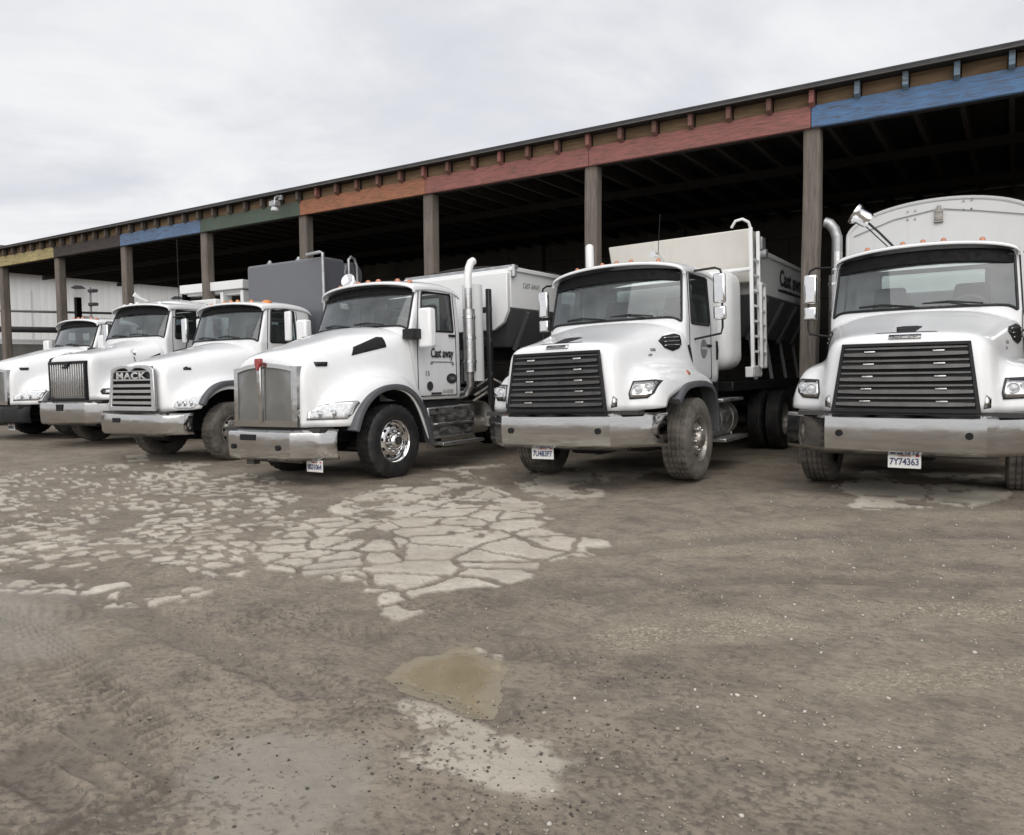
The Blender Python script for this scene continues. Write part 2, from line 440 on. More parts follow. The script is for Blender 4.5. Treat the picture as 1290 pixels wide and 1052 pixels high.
def conform(name, bvh, poly, axis, mat, parent, off=0.006, thick=0.012, sign=1, cut=0.05, inset=None):
    # a flat outline wrapped onto a body surface. axis 'y': outline in (x,z) seen from the front;
    # axis 'x': outline in (y,z) seen from side sign
    bm = bmesh.new()
    vs = [bm.verts.new((p[0], p[1], 0)) for p in poly]
    f = bm.faces.new(vs)
    xs = [p[0] for p in poly]; ys = [p[1] for p in poly]
    for a0, a1, nrm in ((min(xs), max(xs), (1, 0, 0)), (min(ys), max(ys), (0, 1, 0))):
        n = max(1, int((a1 - a0) / cut))
        for k in range(1, n):
            c = a0 + (a1 - a0) * k / n
            co = (c, 0, 0) if nrm[0] else (0, c, 0)
            bmesh.ops.bisect_plane(bm, geom=bm.verts[:] + bm.edges[:] + bm.faces[:], plane_co=co, plane_no=nrm)
    bmesh.ops.triangulate(bm, faces=[f for f in bm.faces if len(f.verts) > 4])
    fr = []
    for v in bm.verts:
        a, b_ = v.co.x, v.co.y
        if axis == 'y': o, d = Vector((a, -4, b_)), Vector((0, 1, 0))
        else: o, d = Vector((4 * sign, a, b_)), Vector((-sign, 0, 0))
        h = bvh.ray_cast(o, d)
        v.co = (h[0] if h[0] is not None else o + d * 3) - d * off
    bmesh.ops.recalc_face_normals(bm, faces=bm.faces)
    for f in bm.faces: f.smooth = True
    dvec = Vector((0, -1, 0)) if axis == 'y' else Vector((sign, 0, 0))
    av = Vector((0, 0, 0))
    for f in bm.faces: av += f.normal
    if av.dot(dvec) < 0: bmesh.ops.reverse_faces(bm, faces=bm.faces)
    me = bpy.data.meshes.new(name); bm.to_mesh(me); bm.free()
    me.materials.append(MAT[mat])
    o = bpy.data.objects.new(name, me); COL.objects.link(o); o.parent = parent
    if thick:
        s = o.modifiers.new('solid', 'SOLIDIFY'); s.thickness = thick; s.offset = -1
    return o

def text(name, body, size, mat, parent, loc, rot, extrude=0.002, bold=0.0, shear=0.0, width=None, spacing=1.0):
    cu = bpy.data.curves.new(name, 'FONT'); cu.body = body; cu.size = size; cu.extrude = extrude
    cu.offset = bold; cu.shear = shear; cu.align_x = 'CENTER'; cu.align_y = 'CENTER'; cu.space_character = spacing
    t = bpy.data.objects.new(name, cu); COL.objects.link(t)
    dg = bpy.context.evaluated_depsgraph_get()
    me = bpy.data.meshes.new_from_object(t.evaluated_get(dg)); me.name = name
    bpy.data.objects.remove(t); bpy.data.curves.remove(cu)
    if width:
        xs = [v.co.x for v in me.vertices]; k = width / max(1e-6, max(xs) - min(xs))
        for v in me.vertices: v.co.x *= k
    M = Matrix.Translation(Vector(loc)) @ rot.to_4x4()
    me.transform(M)
    me.materials.clear(); me.materials.append(MAT[mat])
    o = bpy.data.objects.new(name, me); COL.objects.link(o); o.parent = parent
    return o
from mathutils import Euler
ROT_FRONT = Euler((R(90), 0, 0)).to_matrix()                 # readable from -y
ROT_SIDE = Euler((R(90), 0, R(90))).to_matrix()              # readable from +x

# ------------------------------------------------------------------ ground level
def gz(X):
    X = max(-22.0, min(9.0, X))
    return 0.0175 * (X + 0.94) if X > -10 else 0.0175 * -9.06 + 0.0175 * 2.2 * (math.exp((X + 10) / 2.2) - 1) + 0.004 * (-10 - X)
# ------------------------------------------------------------------ truck parts
def make_wheel(root, x_out, y, side, r=0.525, w=0.30, rim='dirty_steel', rubber='tyre_rubber', deep=False, z=None, aspect=0.30, detail=True):
    # side +1: outer face looks to +x
    z = r if z is None else z
    c = (side * x_out, y, z); ax = (-side, 0, 0)
    n = 96 if detail else 40
    prof = [(aspect - .015, .05), (aspect - .01, .022), (.335, .006), (.40, -.004), (.455, .0), (.495, .016), (r - .008, .030), (r, .042)]
    t0, t1 = .042, w - .042; g = 4
    for k in range(g):
        p = t0 + (t1 - t0) * (k + 1) / (g + 1)
        prof += [(r, p - .007), (r - .014, p - .004), (r - .014, p + .004), (r, p + .007)]
    prof += [(r, w - .042), (r - .008, w - .03), (.495, w - .016), (.455, w), (.335, w - .006), (aspect - .01, w - .022)]
    ntr = len(prof)
    def mod(i, k, rr):
        if detail and rr > r - .010 and (k % 3 == 0): return rr - .011
        return rr
    tyre = MB().lathe(prof, c, ax, n, caps=False, mod=mod).build('wheel', rubber, root, angle=30)
    m = MB()
    a = aspect
    if deep:
        rp = [(a + .005, .03), (a - .005, .022), (a - .02, .03), (a - .03, .16), (a - .06, .20), (.15, .20), (.14, .10), (.0, .09)]
    else:
        rp = [(a + .006, .032), (a + .004, .020), (a - .008, .016), (a - .022, .03), (a - .034, .075), (a - .062, .088), (.205, .060), (.165, .044), (.118, .040)]
    m.lathe(rp, c, ax, 48, caps=False)
    nf0 = len(m.f)
    h = MB()
    if not deep: h.lathe([(.118, .040), (.112, .006), (.10, -.018), (.07, -.035), (.035, -.038), (.0, -.038)], c, ax, 28, caps=False)
    ho = h.build('hub', rim, tyre, angle=40)
    ln = m; hh = MB()
    for k in range(10):
        t = 2 * math.pi * (k + .25) / 10
        d = .036 if not deep else .19
        p = Vector(c) + Vector((0, math.cos(t), math.sin(t))) * .143 + Vector(ax) * d
        ln.lathe([(.0, -.028), (.011, -.028), (.017, -.012), (.019, .012)], p, ax, 6, caps=False)
        t += math.pi / 10
        rr = a - .078
        p = Vector(c) + Vector((0, math.cos(t), math.sin(t))) * rr + Vector(ax) * ((.0735 if not deep else .2) - .010)
        # hand hole: dark oval lying on the dished disc
        e1 = Vector((0, -math.sin(t), math.cos(t))); e2 = Vector((0, math.cos(t), math.sin(t))) + Vector(ax) * .9; e2.normalize()
        V = [p + e1 * .026 * math.cos(q) + e2 * .018 * math.sin(q) for q in [2 * math.pi * i / 14 for i in range(14)]]
        V2 = [v + Vector(ax) * .02 for v in V]
        hh.add(V + V2, [tuple(range(14)), tuple(range(27, 13, -1))] + [(i, (i + 1) % 14, 14 + (i + 1) % 14, 14 + i) for i in range(14)])
    nf1 = len(m.f)
    if not deep: m.add(hh.v, hh.f)
    m.build('rim', rim, tyre, angle=40, mats=[rim, 'alloy', 'dark_void'], midx=[0] * nf0 + [1] * (nf1 - nf0) + [2] * (len(m.f) - nf1))
    return tyre

def make_cab(root, P):
    """rings of the cab at several heights; windows are real openings with glass in them"""
    wb, wt = P['wb'], P['wt']; yfb, yft = P['yfb'], P['yft']; bow = P['bow']; yr = P['yr']
    sill, belt, hdr = P['sill'], P['belt'], P['hdr']; w0b, w0t, w1 = P['w0b'], P['w0t'], P['w1']
    rw = P.get('rw', .55); dip = P.get('dip', 0.0)
    zs = [sill, sill + .05, (sill + belt) / 2, belt - .06, belt, belt + .05, lerp(belt, hdr, .5), hdr - .05, hdr, hdr + .06]
    RB, RH = 4, 8
    def row(z, i):
        t = max(0.0, min(1.1, (z - belt) / (hdr - belt)))
        w = lerp(wb, wt, t); yf = lerp(yfb, yft, t)
        if i == 0: w -= .03
        b = bow * (1 - .25 * t)
        zf = z + (P.get('wsup', 0.0) * (1 - t) if i >= RB else 0)
        zd = z - dip * max(0.0, 1 - t * 1.2) if i >= RB else z - (dip if i == RB - 1 else 0)
        w0 = lerp(w0b, w0t, t)
        return [(0, yf - b, zf), (.35 * w, yf - b * .9, zf), (.70 * w, yf - b * .5, zf), (w - .11, yf - b * .14, zf), (w - .045, yf - .0, z),
                (w - .004, yf + .04, z), (w, yf + .085, z), (w, w0, zd), (w, w0 + .05, zd), (w, (w0 + w1) / 2, z), (w, w1 - .05, z), (w, w1, z),
                (w, yr - .09, z), (w - .035, yr - .012, z), (w - .10, yr, z), (rw, yr, z), (rw - .05, yr, z), (0, yr, z)]
    rows = [row(z, i) for i, z in enumerate(zs)]
    def opening(i, j):
        if not (RB <= i < RH): return None
        if 0 <= j < 4: return 'front'
        if 7 <= j < 11: return 'side'
        if 15 <= j < 17: return 'rear'
        return None
    cab = skin('cab', rows, P.get('paint', 'white_paint'), root, skip=lambda i, j: opening(i, j) is not None, sub=2,
               crease_rows=(0,), solid=.03)
    gl = {}
    for k, nm, mt in (('front', 'windscreen', 'windscreen'), ('rear', 'rear_window', 'rear_glass')):
        gl[k] = skin(nm, rows, mt, root, skip=lambda i, j, k=k: opening(i, j) != k, sub=2)
    side = [r[7:12] for r in rows]
    for s in (1, -1):
        rr = [[(p[0] * s, p[1], p[2]) for p in r] for r in side]
        skin('side_window', rr, 'side_glass', root, mirror=False, skip=lambda i, j: not (RB <= i < RH), sub=2)
    # rubber seals standing a little proud round each opening
    def loop(idx):
        pts = [Vector(rows[i][j]) for i, j in idx]; return pts
    def catmull_loop(pts, k=4):
        out = []; n = len(pts)
        for i in range(n):
            p0, p1, p2, p3 = pts[i - 1], pts[i], pts[(i + 1) % n], pts[(i + 2) % n]
            for s in range(k):
                t = s / k
                # cubic B-spline: the curve a subdivided border follows
                out.append(((1 - t) ** 3 * p0 + (3 * t ** 3 - 6 * t ** 2 + 4) * p1 + (-3 * t ** 3 + 3 * t ** 2 + 3 * t + 1) * p2 + t ** 3 * p3) / 6)
        return out
    sm = MB()
    idx = [(RB, j) for j in range(0, 5)] + [(i, 4) for i in range(RB + 1, RH)] + [(RH, j) for j in range(4, -1, -1)]
    half = loop(idx)
    full = half + [Vector((-p.x, p.y, p.z)) for p in reversed(half[1:-1])]
    c = catmull_loop(full); sm.tube(c + [c[0]], .017, 6, caps=False)
    sm.build('windscreen_seal', 'black_plastic', root)
    for s in (1, -1):
        idx = [(RB, j) for j in range(7, 12)] + [(i, 11) for i in range(RB + 1, RH)] + [(RH, j) for j in range(11, 6, -1)] + [(i, 7) for i in range(RH - 1, RB, -1)]
        c = catmull_loop([Vector((p.x * s, p.y, p.z)) for p in loop(idx)])
        MB().tube(c + [c[0]], .016, 6, caps=False).build('window_seal', 'black_plastic', root)
    # door: shut line cut as a thin dark groove ring, handle, hinge side
    for s in (1, -1):
        t = .5
        x = s * (wb + .002)
        y0, y1 = w0b - .08, w1 + .055; z0 = sill + P.get('doorz', .06)
        d = MB()
        g = .007
        for a, b_ in (((x, y0, z0), (x, y0, belt - .02)), ((x, y0, z0), (x, y1, z0)), ((x, y1, z0), (x, y1, belt)),
                      ((x, y1, belt), (s * (wt + .003), y1, hdr + .0)), ((x, y0, belt - .02), (s * (wt + .003), w0t - .07, hdr))):
            d.bar(a, b_, .012, g, up=(1, 0, 0))
        d.build('door_gap', 'dark_void', root)
        hb = MB(); hb.box((x + s * .012, y1 - .10, lerp(z0, belt, P.get('hz', .62))), (.03, .16, .035))
        hb.build('door_handle', P.get('handle', 'black_plastic'), root, bevel=.008)
    # roof with its brow
    rows = []
    wr = wt + .012
    for y, dz, ww in ((yft - .10, -.02, .0), (yft - .12, .015, .0), (yft - .02, .05, .0), (lerp(yft, yr, .35), .085, .0), (lerp(yft, yr, .75), .07, .0), (yr - .05, .02, -.01), (yr + .01, -.05, -.02)):
        fb = bow * .85 * max(0, 1 - (y - yft + .12) / .5)
        cr = P.get('crown', .11)
        zt = hdr + .055 + dz
        w = wr + ww
        rows.append([(0, y - fb, zt + cr), (.4 * w, y - fb * .88, zt + cr * .9), (.72 * w, y - fb * .5, zt + cr * .62), (.92 * w, y - fb * .12, zt + cr * .26), (w, y + .02, zt - .02), (w + .004, y + .04, zt - .09 if dz > 0 else zt - .07)])
    roof = skin('roof', rows, P.get('paint', 'white_paint'), root, solid=.025, sub=2)
    # dark strip tucked under the brow
    v = []
    hv = P.get('brow_h', .12)
    for z, o in ((hdr + .05, .03), (hdr - hv * .4, .028), (hdr - hv, .022)):
        t = (z - belt) / (hdr - belt); w = lerp(wb, wt, t); yf = lerp(yfb, yft, t); b = bow * (1 - .25 * min(1, t))
        v.append([(0, yf - b - o, z + P.get('crown', .11) * .55), (.35 * w, yf - b * .9 - o, z + P.get('crown', .11) * .5), (.7 * w, yf - b * .5 - o, z + P.get('crown', .11) * .28), (w - .12, yf - b * .1 - o, z + .01), (w - .04, yf + .0, z)])
    skin('brow_strip', v, 'brow_black', root, solid=.012)
    # floor, seats, dash, steering wheel
    fl = MB(); fl.box((0, (yfb + yr) / 2 + .1, sill + .04), (2 * wb - .16, yr - yfb - .25, .06))
    fl.box((0, yr - .07, lerp(sill, belt, .5)), (2 * wb - .2, .03, belt - sill - .1))
    for s in (1, -1): fl.box((s * (wb - .07), (w0b + yr) / 2, lerp(sill, belt, .5)), (.03, yr - w0b - .1, belt - sill - .12))
    fl.build('cab_lining', 'dash_plastic', root)
    ds = MB(); ds.hexa([(-wb + .14, yfb + .02, belt - .3), (wb - .14, yfb + .02, belt - .3), (wb - .14, yfb + .42, belt - .3), (-wb + .14, yfb + .42, belt - .3),
                        (-wb + .14, yfb + .02, belt - .0), (wb - .14, yfb + .02, belt - .0), (wb - .14, yfb + .36, belt + .06), (-wb + .14, yfb + .36, belt + .06)])
    ds.build('dashboard', 'dash_plastic', root, bevel=.03)
    ys = lerp(yfb, yr, .68)
    for s in (1, -1):
        sm = MB(); sm.box((s * .48, ys - .12, sill + .52), (.52, .5, .16)); sm.box((s * .48, ys - .12, sill + .25), (.3, .3, .4))
        sm.hexa([(s * .48 - .25, ys + .06, sill + .58), (s * .48 + .25, ys + .06, sill + .58), (s * .48 + .25, ys + .2, sill + .58), (s * .48 - .25, ys + .2, sill + .58),
                 (s * .48 - .19, ys + .16, belt + .47), (s * .48 + .19, ys + .16, belt + .47), (s * .48 + .19, ys + .26, belt + .47), (s * .48 - .19, ys + .26, belt + .47)])
        sm.build('seat', 'seat_fabric', root, bevel=.06, seg=3)
    st = MB(); cc = Vector((.48, yfb + .50, belt + .07)); nn = Vector((0, .75, .66)).normalized(); e1 = Vector((1, 0, 0)); e2 = nn.cross(e1)
    ring = [cc + (e1 * math.cos(a) + e2 * math.sin(a)) * .22 for a in [2 * math.pi * k / 28 for k in range(29)]]
    st.tube(ring, .016, 8, caps=False); st.bar(cc - e1 * .21, cc + e1 * .21, .04, .02); st.bar(cc, cc - e2 * .21, .035, .02); st.tube([cc, cc - nn * .25], .03)
    st.build('steering_wheel', 'dash_plastic', root)
    # wipers
    for s in (-.35, .35):
        wp = MB(); yy = yfb - bow * (1 - abs(s) * .5) - .02; zz = belt + P.get('wsup', 0) + .02
        wp.tube([(s + .3, yy, zz), (s - .05, yy + .01, zz + .045), (s - .32, yy + .02 + .06 * (s < 0), zz + .03)], .012, 6)
        wp.build('wiper', 'black_plastic', root)
    return cab, roof

def marker_lights(root, P, xs, mat='amber', r=.032, up=.0):
    bv = local_bvh([o for o in root.children if o.name.split('.')[0] == 'roof'])
    for x in xs:
        h = bv.ray_cast(Vector((x, P['yft'] - .0, 5)), Vector((0, 0, -1)))
        z = h[0].z if h[0] else P['hdr'] + .2
        m = MB(); m.lathe([(r * 1.3, -.01), (r * 1.25, .012), (r * .9, .03), (.0, .042)], (x, P['yft'] - .0, z + up), (0, 0, 1), 14)
        m.build('marker_light', mat, root)

def chassis(root, y0, y1, ya, rear=(5.2, 6.55), track=1.02):
    m = MB()
    for s in (1, -1): m.box((s * .43, (y0 + y1) / 2, .92), (.09, y1 - y0, .27))
    for y in np.arange(y0 + .6, y1, 1.1): m.box((0, y, .92), (.8, .12, .2))
    m.build('frame', 'black_frame', root)
    m = MB(); m.tube([(-.98, ya, .5), (-.5, ya, .42), (.5, ya, .42), (.98, ya, .5)], .075)
    m.box((0, ya, .55), (.5, .3, .2))
    for s in (1, -1): m.box((s * .43, ya, .66), (.09, 1.3, .07)); m.box((s * .43, ya, .55), (.14, .2, .2))
    m.build('front_axle', 'black_frame', root)
    for y in rear:
        m = MB(); m.tube([(-.95, y, .52), (.95, y, .52)], .09); m.lathe([(.0, -.2), (.18, -.15), (.24, 0), (.18, .15), (.0, .2)], (0, y, .52), (1, 0, 0), 20)
        m.build('rear_axle', 'black_frame', root)
        for s in (1, -1):
            make_wheel(root, 1.22, y, s, deep=True, w=.28, detail=False, rubber='tyre_clean_or_shaded'); make_wheel(root, .90, y, s, deep=True, w=.28, detail=False, rubber='tyre_clean_or_shaded')  # rear tyres get the darker rubber: shade under the bodies put into colour
    m = MB(); m.box((0, ya - .2, .95), (1.0, 1.7, .85)); m.box((0, ya - .35, .5), (.5, .8, .25)); m.build('engine', 'dark_void', root, bevel=.05)

def bumper_bar(root, pl, z0, z1, mat, t=.035, holes=(), hz=None, slot=None):
    # pl: plan outline (x,y) for x>=0 from the middle outwards
    full = [(-x, y) for x, y in reversed(pl) if x > 1e-4] + list(pl if pl[0][0] < 1e-4 else pl)
    n = len(full); V = []; F = []
    zz = [z0, z0 + .03, (z0 + z1) / 2, z1 - .03, z1]; yy = [.03, .0, -.012, .0, .03]
    for z, dy in zip(zz, yy): V += [(x, y + dy, z) for x, y in full]
    k = len(zz)
    for j in range(k - 1): F += [(j * n + i, j * n + i + 1, (j + 1) * n + i + 1, (j + 1) * n + i) for i in range(n - 1)]
    m = MB().add(V, F)
    o = m.build('bumper', mat, root, angle=24)
    s = o.modifiers.new('solid', 'SOLIDIFY'); s.thickness = t; s.offset = 1 if True else -1
    o.modifiers['solid'].use_even_offset = False
    yf = pl[0][1]
    for hx in holes:
        h = MB(); h.lathe([(.036, .0), (.036, .05)], (hx, yf - .06, hz), (0, 1, 0), 18)
        h.build('bumper_hole', 'dark_void', root)
    if slot:
        a, b_, c, d = slot
        h = MB(); h.box(((a + b_) / 2, yf - .025, (c + d) / 2), (b_ - a, .06, d - c)); h.build('tow_slot', 'dark_void', root, bevel=.01)
    return o

def plate(root, x, y, z, txt, tilt=0.0, holder=True):
    p = MB(); p.box((x, y, z), (.31, .012, .155)); po = p.build('number_plate', 'plate_white', root, bevel=.004)
    text('plate_number', txt, .098, 'ink_blue', po, (x, y - .008, z - .012), ROT_FRONT, bold=.002, width=.27)
    text('plate_state', 'California', .034, 'ink_red', po, (x, y - .008, z + .054), ROT_FRONT, width=.12)
    s = MB(); s.box((x + .12, y - .0075, z + .055), (.03, .003, .022)); s.build('plate_sticker', 'ink_red', po)
    if holder:
        h = MB(); h.box((x, y + .03, z + .06), (.05, .04, .22)); h.build('plate_bracket', 'black_frame', root)

def flare(root, path, x0, x1, mat='flare_plastic', t=.05, name='fender_flare'):
    # lip swept round a wheel arch; path in (y,z)
    pts = [Vector((0, a, b_)) for a, b_ in path]
    # smooth
    for _ in range(2):
        q = [pts[0]]
        for i in range(len(pts) - 1): q += [pts[i] * .75 + pts[i + 1] * .25, pts[i] * .25 + pts[i + 1] * .75]
        pts = q + [pts[-1]]
    for s in (1, -1):
        V = []; F = []; n = len(pts)
        for i, p in enumerate(pts):
            tg = (pts[min(i + 1, n - 1)] - pts[max(i - 1, 0)]).normalized(); nr = Vector((0, -tg.z, tg.y))
            if nr.z < 0 and abs(nr.z) > .05: nr = -nr
            for x, h in ((x0, .0), (x0, t * .8), (x1 - .02, t), (x1, t * .6), (x1, -.025), (x1 - .02, -.03)):
                q = p + nr * h; V.append((s * x, q.y, q.z))
        k = 6
        for i in range(n - 1):
            for j in range(k): F.append((i * k + j, i * k + (j + 1) % k, (i + 1) * k + (j + 1) % k, (i + 1) * k + j))
        F.append(tuple(range(k))); F.append(tuple((n - 1) * k + j for j in range(k)))
        MB().add(V, F).build(name, mat, root, angle=50)
    # dark liner inside the arch
    for s in (1, -1):
        V = []; F = []; n = len(pts)
        for p in pts:
            for x in (.62, x1 - .03): V.append((s * x, p.y, p.z + .0))
        for i in range(n - 1): F.append((2 * i, 2 * i + 1, 2 * i + 3, 2 * i + 2))
        MB().add(V, F).build('wheel_liner', 'dark_void', root)

def west_coast_mirror(root, s, x, y, z0, z1, xa, cab_top, cab_bot, mat='bright_chrome', split=True):
    # tubular loop carrying a tall mirror over a small convex one
    a = MB()
    a.tube([(s * xa, y - .05, cab_top), (s * (x - .06), y, cab_top + .02), (s * (x + .01), y + .01, cab_top - .01), (s * (x + .03), y + .01, cab_top - .08), (s * (x + .03), y + .01, cab_bot + .1), (s * (x + .01), y, cab_bot + .02), (s * xa, y - .08, cab_bot - .04)], .015, 8)
    arm = a.build('mirror_arm', 'black_plastic', root)
    zz = [(lerp(z0, z1, .36), z1), (z0, lerp(z0, z1, .30))] if split else [(z0, z1)]
    for q0, q1 in zz:
        h = MB(); h.box((s * x, y + .0, (q0 + q1) / 2), (.17, .07, q1 - q0))
        mo = h.build('mirror', mat, arm, bevel=.03, seg=3)
        f = MB(); f.box((s * x, y + .037, (q0 + q1) / 2), (.14, .006, q1 - q0 - .04)); f.build('mirror_glass', 'bright_chrome', mo)
# ------------------------------------------------------------------ conventional truck with wide slatted grille
def slat_truck(name, label, pos, rot, door_text):
    root = empty(name, pos, rot); tag(root, label, 'truck', 'white trucks parked nose out along the shed')
    P = dict(wb=1.03, wt=.985, yfb=.58, yft=.74, bow=.17, yr=2.06, sill=1.24, belt=2.05, hdr=2.72, w0b=.83, w0t=.88, w1=1.56, rw=.62, crown=.12, brow_h=.115, wsup=.08)
    ya = .45
    chassis(root, -1.0, 8.4, ya)
    cab, roof = make_cab(root, P)
    rows = [
        [(0, -1.08, .97), (.40, -1.08, .97), (.715, -1.06, .955), (.80, -.99, .955), (.85, -.89, .96), (.96, -.83, .965), (1.08, -.78, .97), (1.18, -.70, .975), (1.215, -.58, .985)],
        [(0, -1.07, 1.30), (.38, -1.07, 1.30), (.68, -1.05, 1.30), (.775, -.97, 1.30), (.835, -.86, 1.24), (.95, -.80, 1.22), (1.08, -.755, 1.20), (1.18, -.68, 1.17), (1.22, -.55, 1.06)],
        [(0, -1.04, 1.75), (.40, -1.04, 1.745), (.65, -1.01, 1.72), (.76, -.92, 1.62), (.825, -.72, 1.46), (.93, -.66, 1.41), (1.06, -.62, 1.38), (1.165, -.56, 1.28), (1.215, -.46, 1.10)],
        [(0, -.95, 1.795), (.42, -.95, 1.79), (.68, -.91, 1.76), (.785, -.82, 1.65), (.84, -.60, 1.50), (.94, -.54, 1.465), (1.08, -.50, 1.44), (1.18, -.44, 1.33), (1.225, -.34, 1.13)],
        [(0, -.45, 1.885), (.46, -.45, 1.88), (.76, -.42, 1.825), (.86, -.36, 1.70), (.89, -.22, 1.54), (.98, -.18, 1.50), (1.11, -.14, 1.46), (1.20, -.10, 1.37), (1.235, -.04, 1.22)],
        [(0, .05, 2.01), (.52, .05, 2.00), (.87, .10, 1.93), (.955, .14, 1.77), (.985, .22, 1.57), (1.04, .28, 1.50), (1.13, .32, 1.46), (1.205, .36, 1.37), (1.24, .40, 1.25)],
        [(0, .40, 2.11), (.56, .42, 2.10), (.965, .50, 2.02), (1.03, .52, 1.84), (1.045, .58, 1.58), (1.07, .66, 1.46), (1.13, .72, 1.41), (1.205, .76, 1.34), (1.24, .80, 1.25)],
        [(0, .46, 2.09), (.56, .48, 2.08), (.985, .57, 1.99), (1.04, .60, 1.82), (1.05, .74, 1.53), (1.07, .92, 1.40), (1.13, 1.05, 1.35), (1.20, 1.10, 1.28), (1.235, 1.11, 1.20)],
    ]
    hood = skin('hood', rows, 'white_paint', root, crease_cols=(8,), crease_rows=(0,), solid=.02)
    bv = local_bvh([hood])
    # grille: frame, five heavy bars, fine bars between
    def gp(u, v, d=0): # u -1..1, v 0..1 up
        hw = lerp(.695, .595, v); return (u * hw, lerp(-1.115, -1.065, v) - d + .02 * u * u, lerp(.955, 1.68, v))
    g = MB()
    n = 9
    outer = [gp(-1, 0)] + [gp(-1 + 2 * i / n, 0) for i in range(1, n)] + [gp(1, 0)] + [gp(1, 1)] + [gp(1 - 2 * i / n, 1) for i in range(1, n)] + [gp(-1, 1)]
    inner = [gp(-.945, .06)] + [gp(.945 * (-1 + 2 * i / n), .06) for i in range(1, n)] + [gp(.945, .06)] + [gp(.945, .95)] + [gp(.945 * (1 - 2 * i / n), .95) for i in range(1, n)] + [gp(-.945, .95)]
    g.frame(outer, inner, (0, -.035, 0))
    go = g.build('grille', 'grille_black', root, bevel=.006)
    bk = MB(); bk.add([gp(-1, 0, .022), gp(1, 0, .022), gp(1, 1, .022), gp(-1, 1, .022)], [(0, 1, 2, 3)]); bk.build('grille_backing', 'dark_void', go)
    for k in range(5):
        v = .135 + k * .178
        for vv, th, dd in ((v, .052, .05), (v + .082, .026, .028)):
            b = MB()
            us = [-.94 + 1.88 * i / 12 for i in range(13)]
            for i in range(12):
                P0 = [];
                for u in (us[i], us[i + 1]):
                    a = gp(u, vv); tp = 1 - .35 * abs(u) ** 4
                    P0.append((a, tp))
                (a, ta), (c, tc_) = P0
                b.hexa([(a[0], a[1] - .0, a[2] - th * ta * .5), (c[0], c[1] - .0, c[2] - th * tc_ * .5), (c[0], c[1] - dd, c[2] - th * tc_ * .55), (a[0], a[1] - dd, a[2] - th * ta * .55),
                        (a[0], a[1] - .0, a[2] + th * ta * .5), (c[0], c[1] - .0, c[2] + th * tc_ * .5), (c[0], c[1] - dd * .75, c[2] + th * tc_ * .25), (a[0], a[1] - dd * .75, a[2] + th * ta * .25)])
            b.build('grille_bar', 'bar_metal', go)
        for u in (-.52, .52):
            a = gp(u, v); c = MB(); c.box((a[0], a[1] - .045, a[2] + .02), (.105, .012, .018)); c.build('grille_clip', 'bright_chrome', go, bevel=.004)
    # bright corner trims beside the grille
    for s in (1, -1):
        pl = [(s * .715, 1.0), (s * .775, 1.01), (s * .775, 1.10), (s * .735, 1.14)]
        conform('grille_corner', bv, pl, 'y', 'chrome', root, .012, .02)
    # nose badge, name strip, hood scoop line
    conform('hood_badge', bv, [(-.085, 1.80), (.085, 1.80), (.125, 1.865), (.07, 1.875), (-.07, 1.875), (-.125, 1.865)], 'y', 'black_plastic', root, .03, .035, cut=.03)
    conform('hood_slot', bv, [(-.30, 1.787), (.30, 1.787), (.27, 1.797), (-.27, 1.797)], 'y', 'dark_void', root, .004, .004)
    nb = conform('name_strip', bv, [(-.15, 1.728), (.15, 1.728), (.15, 1.768), (-.15, 1.768)], 'y', 'chrome', root, .02, .02)
    hh_ = bv.ray_cast(Vector((0, -4, 1.745)), Vector((0, 1, 0)))[0]
    text('badge_lettering', 'FREIGHTLINER', .036, 'ink', nb, (0, hh_.y - .032, 1.748), ROT_FRONT, width=.26, bold=.001)
    # headlights, intake grilles, markers, vents
    for s in (1, -1):
        pl = [(s * .875, 1.09), (s * 1.06, 1.10), (s * 1.125, 1.16), (s * 1.155, 1.30), (s * 1.10, 1.315), (s * .885, 1.305), (s * .862, 1.16)]
        hl = conform('headlight', bv, pl, 'y', 'ink', root, .014, .03, cut=.04)
        cz = [(s * .89, 1.105), (s * 1.05, 1.112), (s * 1.108, 1.165), (s * 1.135, 1.292), (s * .90, 1.290), (s * .878, 1.165)]
        conform('reflector', bv, cz, 'y', 'chrome', hl, .022, .006, cut=.04)
        for cx_, cz_, rr in ((.955, 1.205, .058), (1.062, 1.225, .045)):
            h = bv.ray_cast(Vector((s * cx_, -4, cz_)), Vector((0, 1, 0)))
            b = MB(); b.lathe([(rr, .0), (rr * 1.02, .03), (rr * .86, .036), (rr * .8, .02), (rr * .45, .03), (.0, .036)], h[0] + Vector((0, -.022, 0)), (0, -1, 0), 24, caps=False)
            b.build('lamp_bowl', 'lamp_lens', hl)
        # side air intake behind the hood shoulder
        pl = [(-.02, 1.80), (.10, 1.86), (.36, 1.90), (.46, 1.88), (.46, 1.78), (.40, 1.71), (.24, 1.67), (.07, 1.71)]
        it = conform('air_intake', bv, pl, 'x', 'black_plastic', root, .014, .02, sign=s, cut=.05)
        for k in range(3):
            y0, y1 = .05 + k * .02, .44
            z = 1.735 + k * .05
            conform('intake_fin', bv, [(y0, z), (y1, z + .012), (y1, z + .028), (y0 + .02, z + .012)], 'x', 'chrome', it, .026, .012, sign=s)
        conform('fender_marker', bv, [(.24 + .035 * math.cos(t), 1.395 + .028 * math.sin(t)) for t in [2 * math.pi * k / 14 for k in range(14)]], 'x', 'orange_lens', root, .02, .022, sign=s)
        # hood decals
        conform('hood_decal', bv, [(-.24, 1.665), (-.13, 1.665), (-.13, 1.70), (-.24, 1.70)], 'x', 'ink_grey', root, .004, .003, sign=s)
        conform('hood_decal', bv, [(-.30, 1.60), (-.22, 1.61), (-.22, 1.635), (-.30, 1.625)], 'x', 'ink_grey', root, .004, .003, sign=s)
